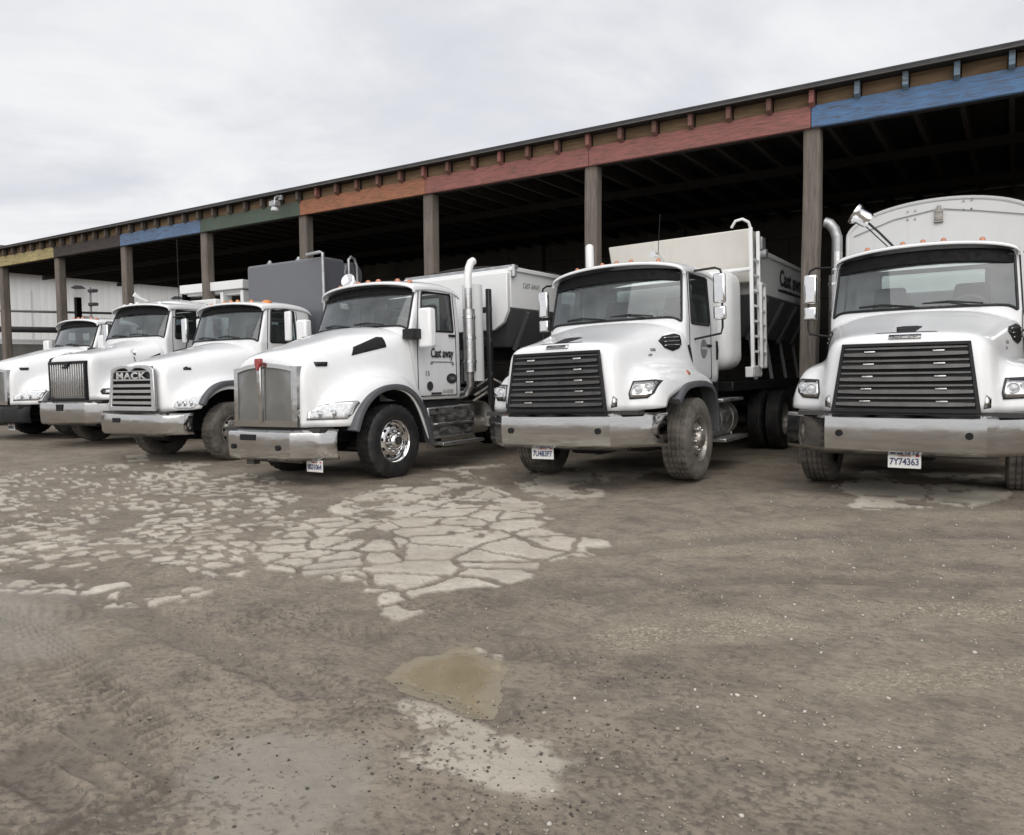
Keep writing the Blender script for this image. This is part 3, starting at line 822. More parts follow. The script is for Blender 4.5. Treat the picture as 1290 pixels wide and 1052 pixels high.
        # slot vent and grab recess on the cab side
        x = s * 1.035
        MB().tube([(x, .68, 1.75), (x, .73, 1.66), (x, .80, 1.53)], [.02, .026, .018], 8).build('side_vent', 'dark_void', root)
        MB().tube([(x, 1.86, 1.84), (x + s * .0, 1.87, 1.70), (x, 1.86, 1.57)], [.018, .026, .018], 8).build('grab_recess', 'dark_void', root)
        gh = MB(); gh.tube([(s * 1.03, 1.70, 2.6), (s * 1.10, 1.72, 2.55), (s * 1.10, 1.74, 1.75), (s * 1.04, 1.73, 1.70)], .014, 8)
        west_coast_mirror(root, s, 1.36, 1.02, 2.08, 2.70, 1.03, 2.76, 1.88)
        flare(root, [], 0, 0) if False else None
        ms = MB(); ms.box((s * 1.045, .72, 1.70), (.02, .03, .05)); ms.build('hood_latch', 'black_plastic', root, bevel=.006)
    flare(root, [(-.30, 1.03), (-.16, 1.13), (.0, 1.21), (.45, 1.24), (.90, 1.21), (1.06, 1.08), (1.16, .85), (1.18, .58)], 1.08, 1.28)
    for s in (1, -1): make_wheel(root, 1.265, ya, s, r=.53, w=.37)
    pl = [(0, -1.135), (.4, -1.135), (.735, -1.125), (.98, -.89), (1.23, -.65)]
    bumper_bar(root, pl, .55, .91, 'chrome', holes=(-.6, .6), hz=.735)
    b = MB(); b.box((0, -.88, .55), (1.7, .12, .12)); b.box((0, -.95, .94), (2.1, .2, .05)); b.build('front_crossmember', 'black_frame', root)
    # steps, tanks, cab rear hardware
    for s in (1, -1):
        t = MB(); t.lathe([(.0, .0), (.24, .0), (.28, .03), (.28, 1.05), (.24, 1.08), (.0, 1.08)], (s * .86, 1.45, .70), (0, 1, 0), 28)
        tk = t.build('fuel_tank', 'alloy', root, angle=40)
        for yy in (1.7, 2.25): MB().lathe([(.286, .0), (.286, .06)], (s * .86, yy, .70), (0, 1, 0), 28).build('tank_strap', 'dirty_steel', tk)
        st = MB(); st.box((s * 1.12, 1.98, .985), (.22, 1.0, .045)); st.build('upper_step', 'alloy', root, bevel=.01)
        st = MB(); st.box((s * 1.14, 2.05, .42), (.24, 1.1, .05)); st.bar((s * 1.02, 1.6, .44), (s * 1.02, 1.6, .9), .04); st.bar((s * 1.02, 2.5, .44), (s * 1.02, 2.5, .9), .04)
        st.build('lower_step', 'alloy', root, bevel=.01)
    bx = MB(); bx.box((0, 1.5, 1.1), (1.9, 1.2, .25)); bx.build('cab_underside', 'black_frame', root)
    if door_text:
        dt = MB(); dt.lathe([(.13, 0), (.13, .004)], (1.034, 1.30, 1.72), (1, 0, 0), 28); do = dt.build('door_emblem', 'ink_grey', root)
        text('emblem_lettering', 'CAST AWAY', .05, 'white_paint', do, (1.042, 1.30, 1.72), ROT_SIDE, width=.22, extrude=.001)
    marker_lights(root, P, (-.62, -.22, 0, .22, .62), 'orange_lens', .026)
    return root, P

def exhaust(root, x, y, z0, z1, r=.065, shield=True, bend=(0, .18), mat='alloy', top='galvanised'):
    e = MB(); e.tube([(x * .7, y, z0 - .05), (x * .9, y, z0), (x, y, z0 + .12), (x, y, z1 - .45)], r)
    eo = e.build('exhaust_stack', mat, root)
    t = MB(); t.tube([(x, y, z1 - .46), (x, y, z1 - .25), (x + bend[0] * .25, y + bend[1] * .25, z1 - .12), (x + bend[0] * .65, y + bend[1] * .65, z1 - .03), (x + bend[0] * 1.1, y + bend[1] * 1.1, z1)], r * 1.0, 14)
    t.build('exhaust_tip', top, eo)
    if shield:
        s = MB(); s.lathe([(r + .035, z0 + .35), (r + .035, z1 - .8)], (x, y, 0), (0, 0, 1), 20, caps=False); s.build('heat_shield', mat, eo)
        for zz in (z0 + .5, (z0 + z1) / 2 - .2, z1 - .95):
            MB().lathe([(r + .045, zz), (r + .045, zz + .04)], (x, y, 0), (0, 0, 1), 20).build('pipe_clamp', 'bright_chrome', eo)

# ---- rightmost truck: dump body with arched front bulkhead
t5, P5 = slat_truck('dump_truck', 'white dump truck with black slatted grille, arched white bulkhead and work lamp', (-.94, 9.90, -.012), (0, -.010, .002), False)
def arch_body(root):
    y0, y1 = 3.05, 8.6; hw = 1.24; zc, za, zb = 3.45, 3.89, 1.25
    arc = [(hw * math.cos(t), zc + (za - zc) * math.sin(t)) for t in [math.pi * k / 28 for k in range(29)]]
    body = empty('dump_body', (0, 0, 0)); bpy.data.objects.remove(body)
    b = MB(); b.prism([(-hw, zb), (hw, zb)] + arc, y0, y0 + .06, 'xz'); bo = b.build('bulkhead', 'white_body', root, bevel=.012)
    m = MB(); m.tube([(x, y0 - .005, z) for x, z in [(hw, zb)] + arc + [(-hw, zb)]], .028, 8); m.build('bulkhead_rim', 'white_body', bo)
    for s in (1, -1):
        w = MB(); w.box((s * hw, (y0 + y1) / 2 + .06, (zb + zc) / 2 - .2), (.06, y1 - y0 - .06, zc - zb - .4))
        for y in np.arange(y0 + .6, y1, .75): w.box((s * (hw + .05), y, (zb + zc) / 2 - .2), (.05, .09, zc - zb - .45))
        w.build('side_wall', 'white_body', root, bevel=.01)
        r_ = MB(); r_.box((s * (hw + .02), (y0 + y1) / 2 + .08, zc - .33), (.13, y1 - y0, .12)); r_.build('top_rail', 'white_body', root, bevel=.02)
    f = MB(); f.box((0, (y0 + y1) / 2, zb + .06), (2 * hw - .1, y1 - y0, .1)); f.build('bed_floor', 'black_frame', root)
    c = MB(); V = []; F = []
    arc2 = [(x * .98, z - .04) for x, z in arc]
    for y in (y0 + .07, y1): V += [(x, y, z) for x, z in arc2]
    n = len(arc2); F = [(i, i + 1, n + i + 1, n + i) for i in range(n - 1)]
    c.add(V, F); c.build('tarpaulin', 'black_plastic', root)
    l = MB(); l.box((.0, y0 - .03, 3.66), (.10, .05, .16)); l.box((0, y0 - .03, 3.76), (.05, .05, .06)); l.box((0, y0 - .03, 3.565), (.12, .05, .03)); l.build('latch', 'dirty_steel', bo, bevel=.008)
    for cx_, cz_ in ((-.36, 3.70), (.36, 3.76)):
        bl = MB()
        for dx in (-.05, .05):
            for dz in (-.06, .06): bl.lathe([(.014, 0), (.014, .018)], (cx_ + dx, y0 - .018, cz_ + dz), (0, 1, 0), 8)
        bl.build('bolts', 'dirty_steel', bo)
    rp = MB(); rp.tube([(.06, y0 - .02, 3.74), (.5, y0 - .02, 3.66), (1.15, y0 - .02, 3.52)], .006, 6); rp.tube([(-.06, y0 - .02, 3.74), (-.6, y0 - .02, 3.66), (-1.15, y0 - .02, 3.47)], .006, 6); rp.build('tarp_rope', 'ink_grey', bo)
    # short ribs behind the cab
    e = MB(); e.box((0, 2.6, 1.9), (1.5, .35, 1.2)); e.build('cab_guard', 'black_frame', root, bevel=.03)
arch_body(t5)
exhaust(t5, -1.27, 2.35, 1.25, 3.62, .075, True, (-.16, .0), 'alloy', 'galvanised')
lm = MB(); ya_ = P5['yft'] + .12
lm.tube([(-.32, ya_, 2.93), (-.50, ya_, 3.14), (-.66, ya_, 3.31)], .014, 8); lm.tube([(-.38, ya_ + .05, 2.93), (-.68, ya_ + .03, 3.26)], .008, 6)
lo = lm.build('lamp_arm', 'black_plastic', t5)
h = MB(); d = Vector((-.80, -.12, .55)).normalized()
h.lathe([(.0, -.02), (.085, -.01), (.10, .03), (.10, .13), (.12, .16), (.135, .18), (.135, .215), (.0, .20)], Vector((-.62, ya_, 3.30)), d, 24)
h.build('work_lamp', 'bright_chrome', lo, angle=40)
bc = MB(); bc.lathe([(.085, 0), (.08, .05), (.05, .10), (.0, .12)], (.30, 1.75, 2.93), (0, 0, 1), 18); bc.build('beacon', 'galvanised', t5)
plate(t5, .02, -1.08, .455, '7Y74363')
pw = MB()
for k in range(13):
    # paw print shaped wear on the left bumper wing: pads only as raised stickers
    pass

# ---- second from right: volumetric mixer with ladder
t4, P4 = slat_truck('mixer_truck', 'white mixer truck with black slatted grille, white ladder and lettered grey hopper sides', (-4.587, 9.067, -.057), (0, -.031, .006), True)
def hopper_body(root, y0, y1, hw, ztop, zband, zlow, lettered, taper=.46, front_tank=True, gap=0):
    # ribbed steel bin: white upright sides over grey sides that slope in to the belt
    up = MB()
    for s in (1, -1): up.hexa([(s * (hw - .05), y0, zband), (s * hw, y0, zband), (s * hw, y1, zband), (s * (hw - .05), y1, zband), (s * (hw - .05), y0, ztop), (s * hw, y0, ztop), (s * hw, y1, ztop), (s * (hw - .05), y1, ztop)])
    up.box((0, y0 + .02, (ztop + zband) / 2), (2 * hw - .11, .04, ztop - zband)); up.box((0, y1 - .02, (ztop + zband) / 2), (2 * hw - .11, .04, ztop - zband))
    uo = up.build('bin_side', 'white_body', root, bevel=.008)
    lo = MB(); w2 = hw - taper
    P = [(-w2, y0 + .45, zlow), (w2, y0 + .45, zlow), (w2, y1 - .3, zlow), (-w2, y1 - .3, zlow), (-hw + .01, y0 + .01, zband - .003), (hw - .01, y0 + .01, zband - .003), (hw - .01, y1 - .01, zband - .003), (-hw + .01, y1 - .01, zband - .003)]
    lo.hexa(P); lo.build('hopper', 'grey_body', root, bevel=.02)
    tr = MB()
    for s in (1, -1): tr.box((s * hw, (y0 + y1) / 2, ztop + .02), (.09, y1 - y0 + .02, .07))
    for y in np.arange(y0 + .05, y1, .9): tr.box((0, y, ztop + .015), (2 * hw - .1, .06, .05))
    tr.build('bin_rim', 'white_body', root, bevel=.01)
    for y in np.arange(y0 + .55, y1 - .2, 1.05):
        for s in (1, -1): br = MB(); br.bar((s * (hw - .02), y, zband - .05), (s * (w2 + .05), y + .12, zlow - .05), .06, .05); br.bar((s * (w2), y + .45, zlow), (s * .95, y + .1, 1.25), .06, .05); br.build('hopper_brace', 'grey_body', root)
    cv = MB(); cv.box((0, (y0 + y1) / 2 + .3, zlow - .12), (.8, y1 - y0 + .4, .2)); cv.box((0, (y0 + y1) / 2, 1.16), (1.7, y1 - y0 + .6, .16)); cv.build('conveyor', 'black_frame', root, bevel=.02)
    return uo
u4 = hopper_body(t4, 3.55, 8.2, 1.22, 3.30, 2.66, 2.0, True)
fp = MB(); fp.hexa([(-1.13, 3.12, 2.80), (1.21, 3.12, 2.80), (1.21, 3.5, 2.80), (-1.13, 3.5, 2.80), (-1.21, 3.02, 3.62), (1.21, 3.02, 3.62), (1.21, 3.5, 3.62), (-1.21, 3.5, 3.62)])
fp.build('front_hopper', 'cream_body', t4, bevel=.02)
for k, x in ((0, .95), (1, 1.12)):
    pass
e = MB(); e.box((1.28, 3.42, 3.42), (.1, .2, .2)); e.lathe([(.08, 0), (.08, .16)], (1.22, 3.40, 3.25), (1, 0, 0), 16); e.build('vibrator_motor', 'galvanised', t4, bevel=.01)
wt = MB(); wt.prism([(2.2, 1.42), (2.98, 1.42), (2.98, 2.95), (2.2, 2.95)], -1.12, 1.12, 'yz'); wt.build('water_tank', 'white_body', t4, bevel=.22, seg=5)
ld = MB()
for y in (2.78, 3.18): ld.bar((1.30, y, 1.33), (1.30, y, 3.58), .055, .045)
ld.build('ladder_rail', 'white_body', t4, bevel=.006)
la = t4.children[-1] if False else [o for o in t4.children if o.name.startswith('ladder_rail')][0]
la.name = 'ladder'
for k in range(8):
    z = 1.46 + k * .235
    rg = MB(); rg.bar((1.30, 2.78, z), (1.30, 3.18, z), .04, .035); rg.build('rung', 'white_body', la)
lp = MB()
for z0_, z1_ in ((1.45, 2.75),):
    lp.bar((1.36, 3.28, z0_), (1.36, 3.28, z1_), .045, .04); lp.bar((1.36, 3.06, z1_), (1.36, 3.28, z1_), .045, .04)
    for k in range(6): lp.bar((1.36, 3.06, z0_ + k * .22), (1.36, 3.28, z0_ + k * .22), .035, .03)
lp.bar((1.36, 3.06, 1.45), (1.36, 3.06, 2.75), .04, .04)
lp.build('ladder_extension', 'white_body', la)
hl_ = MB(); hl_.tube([(1.30, 2.78, 3.56), (1.28, 2.74, 3.66), (1.20, 2.70, 3.71), (1.10, 2.68, 3.69), (1.03, 2.70, 3.60)], .022, 10); hl_.build('grab_handle', 'white_body', la)
lb = MB(); lb.box((1.26, 2.95, 1.38), (.12, .5, .16)); lb.build('ladder_foot', 'white_body', la, bevel=.01)
lb = MB(); lb.bar((.8, 2.8, 2.95), (1.3, 2.8, 2.95), .06); lb.box((1.0, 2.85, 2.96), (.6, .2, .05)); lb.build('ladder_bracket', 'white_body', la, bevel=.01)
text('side_lettering', 'Cast away', .40, 'ink', u4, (1.225, 5.75, 3.02), ROT_SIDE, bold=.012, shear=.12, width=1.9)
ul = MB(); ul.prism([(4.72, 2.78), (6.6, 2.78), (6.6, 2.83), (5.2, 2.84), (4.72, 2.82)], 1.2205, 1.2255, 'yz'); ul.build('lettering_underline', 'ink', u4)
text('side_note', 'CONCRETE', .12, 'ink_grey', u4, (1.225, 6.3, 2.71), ROT_SIDE, width=.8)
exhaust(t4, -1.27, 2.42, 1.25, 3.56, .07, True, (-.02, .05), 'alloy', 'white_body')
plate(t4, -.22, -1.06, .455, '7U483P7')
an = MB(); an.tube([(-.15, 2.6, 2.9), (-.12, 2.6, 3.5), (-.08, 2.6, 3.95)], .006, 6); an.build('aerial', 'black_plastic', t4)
ah = MB(); ah.tube([(.5, P4['yft'] + .5, 2.98), (.5, P4['yft'] + .35, 3.03), (.5, P4['yft'] + .1, 3.03)], [.012, .02, .045], 12); ah.build('air_horn', 'bright_chrome', t4)
b_ = MB(); b_.box((.1, 1.9, 1.15), (1.7, .5, .25)); b_.build('rear_box', 'black_frame', t4)
# ------------------------------------------------------------------ conventional truck with twin mesh grille panels
def mesh_grille_truck(name, label, pos, rot, dark_bumper=False, lettered=True, ptxt='8B31064', clean=True):
    root = empty(name, pos, rot); tag(root, label, 'truck', 'white trucks parked nose out along the shed')
    P = dict(wb=1.03, wt=.98, yfb=.38, yft=.60, bow=.17, yr=1.62, sill=1.08, belt=2.13, hdr=2.72, w0b=.62, w0t=.72, w1=1.40, rw=.6, crown=.10, brow_h=.06, wsup=.07, hz=.94, handle='black_plastic')
    ya = -.15
    chassis(root, -1.3, 8.2, ya)
    make_cab(root, P)
    rows = [
        [(0, -1.43, .79), (.40, -1.43, .79), (.66, -1.41, .79), (.735, -1.36, .79), (.79, -1.27, .79), (.90, -1.20, .79), (1.02, -1.10, .79), (1.11, -.98, .79), (1.16, -.86, .79)],
        [(0, -1.43, 1.05), (.40, -1.43, 1.05), (.66, -1.41, 1.05), (.735, -1.35, 1.05), (.79, -1.24, 1.05), (.90, -1.15, 1.05), (1.03, -1.04, 1.04), (1.12, -.93, 1.03), (1.175, -.80, .98)],
        [(0, -1.43, 1.40), (.40, -1.43, 1.40), (.655, -1.41, 1.39), (.735, -1.34, 1.37), (.785, -1.16, 1.25), (.90, -1.03, 1.21), (1.04, -.92, 1.19), (1.13, -.82, 1.15), (1.195, -.70, 1.08)],
        [(0, -1.445, 1.735), (.36, -1.44, 1.725), (.625, -1.40, 1.685), (.74, -1.32, 1.58), (.80, -1.00, 1.40), (.92, -.86, 1.345), (1.06, -.76, 1.32), (1.15, -.66, 1.27), (1.21, -.56, 1.17)],
        [(0, -1.28, 1.83), (.37, -1.28, 1.82), (.645, -1.22, 1.765), (.76, -1.12, 1.64), (.845, -.78, 1.48), (.95, -.64, 1.45), (1.08, -.54, 1.42), (1.17, -.48, 1.36), (1.22, -.44, 1.25)],
        [(0, -.72, 1.99), (.42, -.70, 1.98), (.74, -.62, 1.91), (.84, -.52, 1.76), (.90, -.36, 1.55), (.99, -.28, 1.51), (1.10, -.20, 1.48), (1.185, -.16, 1.41), (1.225, -.14, 1.28)],
        [(0, -.18, 2.15), (.48, -.14, 2.14), (.87, -.04, 2.05), (.95, .04, 1.88), (.985, .12, 1.58), (1.04, .18, 1.47), (1.12, .24, 1.40), (1.185, .26, 1.30), (1.22, .26, 1.16)],
        [(0, .16, 2.22), (.52, .20, 2.21), (.96, .32, 2.10), (1.02, .36, 1.92), (1.03, .40, 1.52), (1.06, .46, 1.28), (1.12, .50, 1.10), (1.17, .53, .85), (1.20, .54, .50)],
        [(0, .21, 2.20), (.52, .25, 2.19), (.98, .36, 2.08), (1.03, .39, 1.90), (1.035, .44, 1.46), (1.06, .52, 1.20), (1.12, .57, 1.0), (1.16, .60, .75), (1.18, .62, .45)],
    ]
    hood = skin('hood', rows, 'white_paint', root, crease_cols=(8,), crease_rows=(0,), solid=.02)
    bv = local_bvh([hood])
    # grille shell: bright crown, side pillars, two mesh panels and a centre bar
    def front(x, z): return -1.50 + .05 * (abs(x) / .66) ** 2 + max(0, z - 1.2) * .05
    g = MB()
    n = 10
    zt = lambda x: 1.655 - .09 * (abs(x) / .66) ** 2.2 + .015 * math.exp(-(x / .07) ** 2)
    xs = [-.66 + 1.32 * i / n for i in range(n + 1)]
    for i in range(n):
        a, c = xs[i], xs[i + 1]
        for za, zb_, zc, zd in ((zt(a) - .055, zt(c) - .055, zt(c), zt(a)), (.80, .80, .875, .875)):
            g.hexa([(a, front(a, za), za), (c, front(c, zb_), zb_), (c, front(c, zb_) + .06, zb_), (a, front(a, za) + .06, za),
                    (a, front(a, zd), zd), (c, front(c, zc), zc), (c, front(c, zc) + .06, zc), (a, front(a, zd) + .06, zd)])
    for s in (1, -1):
        a, c = sorted((s * .575, s * .665))
        g.hexa([(a, front(a, .8), .80), (c, front(c, .8), .80), (c, front(c, .8) + .12, .80), (a, front(a, .8) + .08, .80),
                (a, front(a, 1.6), 1.60), (c, front(c, 1.6), 1.60), (c, front(c, 1.6) + .12, 1.60), (a, front(a, 1.6) + .08, 1.60)])
    go = g.build('grille', 'chrome', root, angle=50)
    for s in (1, -1):
        V = []; F = []; nx, nz = 30, 44
        x0, x1 = .05, .575
        pn = MB()
        for i in range(nx + 1):
            x = s * lerp(x0, x1, i / nx); pn.bar((x, front(x, 1) + .028, .87), (x, front(x, 1.5) + .036, zt(x) - .05), .0085, .008)
        for k in range(nz + 1):
            z = lerp(.87, 1.56, k / nz)
            xa, xb = s * x0, s * x1
            pn.bar((xa, front(xa, z) + .033, z), (xb, front(xb, z) + .033, z), .009, .0085)
        pn.build('grille_mesh', 'mesh_silver', go, smooth=False)
        bk = MB(); bk.add([(s * .03, -1.452, .85), (s * .6, -1.425, .85), (s * .6, -1.425, 1.60), (s * .03, -1.452, 1.63)], [(0, 1, 2, 3)]); bk.build('grille_backing', 'ink_grey', go)
        fr = MB()
        for a, b_ in (((x0, .875), (x1, .875)), ((x1, .875), (x1, 1.53)), ((x0, .875), (x0, 1.58))):
            fr.bar((s * a[0], front(a[0], a[1]) + .01, a[1]), (s * b_[0], front(b_[0], b_[1]) + .01, b_[1]), .022, .02)
        fr.build('panel_frame', 'chrome', go)
    cb = MB(); cb.prism([(-.045, 1.66), (.045, 1.66), (.03, .86), (-.03, .86)], -1.53, -1.46, 'xz'); cb.build('grille_bar', 'chrome', go, bevel=.012)
    em = MB(); em.prism([(-.05, 1.72), (.05, 1.72), (.058, 1.66), (.035, 1.58), (.0, 1.55), (-.035, 1.58), (-.058, 1.66)], -1.545, -1.48, 'xz'); em.build('grille_emblem', 'red_emblem', go, bevel=.01)
    for s in (1, -1):
        # headlight pod wrapped round the fender corner
        # (outline seen from the front)
        pl = [(s * .735, .885), (s * 1.10, .885), (s * 1.135, .95), (s * 1.16, 1.09), (s * 1.14, 1.125), (s * .98, 1.115), (s * .84, 1.075), (s * .745, .99)]
        hl = conform('headlight', bv, pl, 'y', 'chrome', root, .012, .02, cut=.03)
        pc = [(x * .985 if abs(x) > 1 else x * 1.012, z) for x, z in pl]
        cz = [(s * .76, .905), (s * 1.09, .905), (s * 1.12, .96), (s * 1.14, 1.08), (s * .99, 1.095), (s * .855, 1.058), (s * .77, .985)]
        conform('headlight_lens', bv, cz, 'y', 'lamp_lens', hl, .020, .008, cut=.03)
        for cx_, rr in ((.845, .05), (.985, .052)):
            h = bv.ray_cast(Vector((s * cx_, -4, .965)), Vector((0, 1, 0)))
            b = MB(); b.lathe([(rr, .0), (rr * 1.05, .02), (rr * .8, .024), (rr * .7, .012), (rr * .4, .02), (.0, .026)], h[0] + Vector((0, -.02, 0)), (0, -1, 0), 22, caps=False); b.build('lamp_bowl', 'bright_chrome', hl)
        # hood vent, small air horn like marker on the nose side
        conform('hood_vent', bv, [(-.60, 1.745), (-.02, 1.87), (-.02, 2.015), (-.10, 2.02), (-.53, 1.865)], 'x', 'dark_void', root, .012, .016, sign=s)
        conform('nose_badge', bv, [(-1.18, 1.60), (-1.02, 1.60), (-1.00, 1.655), (-1.19, 1.655)], 'x', 'black_plastic', root, .02, .022, sign=s, cut=.04)
        conform('fender_badge', bv, [(.06, 1.50), (.18, 1.50), (.18, 1.525), (.06, 1.525)], 'x', 'ink_grey', root, .006, .006, sign=s) if False else None
        conform('side_marker', bv, [(-.86, .815), (-.74, .815), (-.74, .845), (-.86, .845)], 'x', 'black_plastic', root, .01, .012, sign=s) if False else None
        # mirror on a black arm
        a = MB(); a.box((s * 1.10, .44, 2.06), (.22, .36, .15)); a.tube([(s * 1.1, .44, 2.06), (s * (1.26 if s > 0 else 1.44), .50, 2.05)], .035, 8); ao = a.build('mirror_arm', 'black_plastic', root, bevel=.03)
        mx_ = 1.26 if s > 0 else 1.44
        mm = MB(); mm.hexa([(s * mx_ - .11, .42, 1.86), (s * mx_ + .11, .46, 1.86), (s * mx_ + .11, .60, 1.86), (s * mx_ - .11, .58, 1.86),
                            (s * mx_ - .10, .42, 2.44), (s * mx_ + .10, .46, 2.44), (s * mx_ + .10, .60, 2.44), (s * mx_ - .10, .58, 2.44)]); mm.build('mirror', 'white_paint', ao, bevel=.035, seg=3)
        # bright rear fender skirt
    flare(root, [(-.93, .72), (-.82, .98), (-.62, 1.18), (-.36, 1.28), (-.05, 1.29), (.20, 1.20), (.40, 1.0), (.52, .74), (.60, .44)], 1.08, 1.25)
    for s in (1, -1): make_wheel(root, 1.20, ya, s, r=.525, w=.30, rim='bright_chrome' if clean else 'alloy', rubber='tyre_clean_or_shaded')
    pl = [(0, -1.56), (.4, -1.555), (.635, -1.535), (.86, -1.34), (1.09, -1.15)]
    bumper_bar(root, pl, .38, .735, 'black_plastic' if dark_bumper else 'chrome', holes=(-.50, .44), hz=.53, slot=(-.34, -.02, .62, .70))
    b = MB(); b.box((0, -1.25, .36), (1.1, .1, .12)); b.box((-.35, -1.40, .33), (.16, .1, .12)); b.box((0, -1.25, .75), (2.0, .25, .05)); b.build('front_crossmember', 'black_frame', root)
    plate(root, .80 if not dark_bumper else .45, -1.30, .275, ptxt)
    # side box steps, quarter fender
    for s in (1, -1):
        bx = MB(); bx.hexa([(s * .70, .72, .48), (s * 1.06, .80, .48), (s * 1.06, 1.86, .48), (s * .70, 1.86, .48), (s * .70, .72, .96), (s * 1.04, .72, .96), (s * 1.04, 1.90, .98), (s * .70, 1.90, .98)])
        bo = bx.build('step_box', 'alloy', root, bevel=.02)
        sp = MB(); sp.box((s * 1.08, 1.38, .40), (.28, 1.05, .045)); sp.box((s * 1.06, 1.33, .70), (.06, .9, .03)); sp.build('step', 'alloy', bo, bevel=.008)
        q = MB(); V = []; F = []
        for k in range(13):
            t = math.pi * (-.05 + .62 * k / 12); y, z = 2.02 + .36 * math.sin(t) , .66 + .36 * math.cos(t)
            V += [(s * .62, y, z), (s * 1.08, y, z)]
        for k in range(12): F.append((2 * k, 2 * k + 1, 2 * k + 3, 2 * k + 2))
        q.add(V, F); q.build('quarter_fender', 'alloy', root)
        t = MB(); t.lathe([(.0, .0), (.13, .0), (.15, .04), (.15, .5), (.0, .5)], (s * .78, 1.95, .62), (0, 1, 0), 20); t.build('air_tank', 'dirty_steel', root)
    e = MB(); e.box((0, 1.0, .98), (1.9, 1.2, .18)); e.build('cab_underside', 'black_frame', root)
    if lettered:
        x = 1.044
        text('door_lettering', 'Cast away', .20, 'ink', root, (x, 1.10, 1.79), ROT_SIDE, bold=.004, shear=.1, width=.54)
        m_ = MB(); m_.prism([(.84, 1.665), (1.36, 1.665), (1.40, 1.62), (1.35, 1.60), (1.33, 1.65), (.90, 1.65), (.86, 1.62), (.82, 1.62)], 1.034, 1.039, 'yz'); m_.build('door_underline', 'ink_grey', root)
        o_ = MB(); o_.lathe([(.095, 0), (.095, .006)], (0, 0, 0), (1, 0, 0), 28)
        o_.v = [(1.034 + p[0], 1.33 + p[1] * 1.35, 1.40 + p[2] * .85) for p in o_.v]; o_.build('door_badge', 'ink', root)
        text('door_badge_mark', 'T880', .07, 'ink_grey', root, (1.043, 1.33, 1.40), ROT_SIDE, extrude=.001)
        o_ = MB(); o_.lathe([(.07, 0), (.07, .006)], (1.034, .80, 1.29), (1, 0, 0), 24); o_.build('round_sticker', 'ink', root)
        k_ = MB(); k_.box((1.036, .95, 1.175), (.006, .24, .03)); k_.build('door_strip', 'ink', root)
        text('door_number', 'CA 437187', .075, 'ink_grey', root, (x, 1.22, 1.20), ROT_SIDE, width=.26)
        text('unit_number', '15', .11, 'ink_grey', root, (x, .74, 1.48), ROT_SIDE)
    marker_lights(root, P, (-.62, -.22, 0, .22, .62, .86), 'orange_lens', .035)
    return root, P
t3, P3 = mesh_grille_truck('mixer_truck', 'white mixer truck with two mesh grille panels, lettered door and upright exhaust', (-8.45, 8.25, -.135), (0, -.022, -.02))
exhaust(t3, 1.0, 1.86, 1.15, 3.32, .065, True, (.0, .14), 'alloy', 'white_body')
u3 = hopper_body(t3, 2.80, 8.0, 1.20, 3.24, 2.60, 1.95, False)
fw = MB(); fw.prism([(-1.19, 3.20), (1.19, 3.20), (1.19, 2.55), (1.10, 2.35), (.9, 2.22), (-.9, 2.22), (-1.10, 2.35), (-1.19, 2.55)], 2.70, 2.79, 'xz'); fw.build('bin_front', 'white_body', t3, bevel=.015)
for s in (1, -1):
    wk = MB(); wk.tube([(s * .86, 2.15, 1.35), (s * .86, 2.15, 2.95)], .17, 20); wk.build('water_tank', 'white_body', t3, angle=40)
    rk = MB(); rk.box((s * 1.0, 2.42, 1.75), (.07, .09, 2.3))
    for z in (1.45, 2.02, 2.55): rk.box((s * .8, 2.42, z), (.5, .06, .10))
    rk.build('tank_rack', 'black_frame', t3, bevel=.008)
for k, (y0, z0) in enumerate(((2.55, 1.1), (2.62, 1.25), (2.5, 1.0))):
    hs = MB(); hs.tube([(.7, y0 - .2, z0), (.85, y0, z0 + .15), (.98, y0 + .15, z0 + .05), (1.0, y0 + .2, z0 - .2), (.9, y0 + .25, z0 - .4)], .028, 10); hs.build('hose', 'dirty_steel', t3)
bl = MB(); bl.box((0, 2.9, 3.30), (2.5, .14, .07)); bl.tube([(1.22, 2.86, 3.33), (1.24, 2.84, 3.12)], .05, 12); bl.build('tarp_bar', 'galvanised', t3, bevel=.01)
tp = MB(); V = []; F = []
for i in range(13):
    y = 2.95 + i * .42
    for j in range(9):
        x = -1.22 + 2.44 * j / 8; V.append((x, y, 3.31 + .10 * math.cos(x / 1.22 * math.pi / 2) - .05 * math.sin(i * 1.7) * math.cos(x) - (.10 * (i % 3 == 1) if abs(x) < 1.0 else 0)))
for i in range(12):
    for j in range(8): F.append((i * 9 + j, i * 9 + j + 1, (i + 1) * 9 + j + 1, (i + 1) * 9 + j))
tp.add(V, F); tp.build('tarpaulin', 'cream_body', t3)
text('side_note', 'CAST AWAY', .13, 'ink_grey', u3, (1.205, 3.45, 3.0), ROT_SIDE, width=.55)
spot = MB(); spot.lathe([(.0, 0), (.09, .02), (.12, .10), (.12, .14), (.10, .15), (.0, .12)], (-.55, .78, 2.97), Vector((.25, -.9, .35)), 20); spot.tube([(-.55, .80, 2.85), (-.55, .82, 2.97)], .02)
spot.build('work_lamp', 'bright_chrome', t3, angle=40)

t0, P0 = mesh_grille_truck('work_truck', 'white truck with mesh grille and black front bumper, last in the row', (-20.05, 9.75, -.125), (0, -.022, .0), True, False, '6N20815', False)
u0 = hopper_body(t0, 2.80, 7.6, 1.15, 2.75, 2.4, 1.9, False)

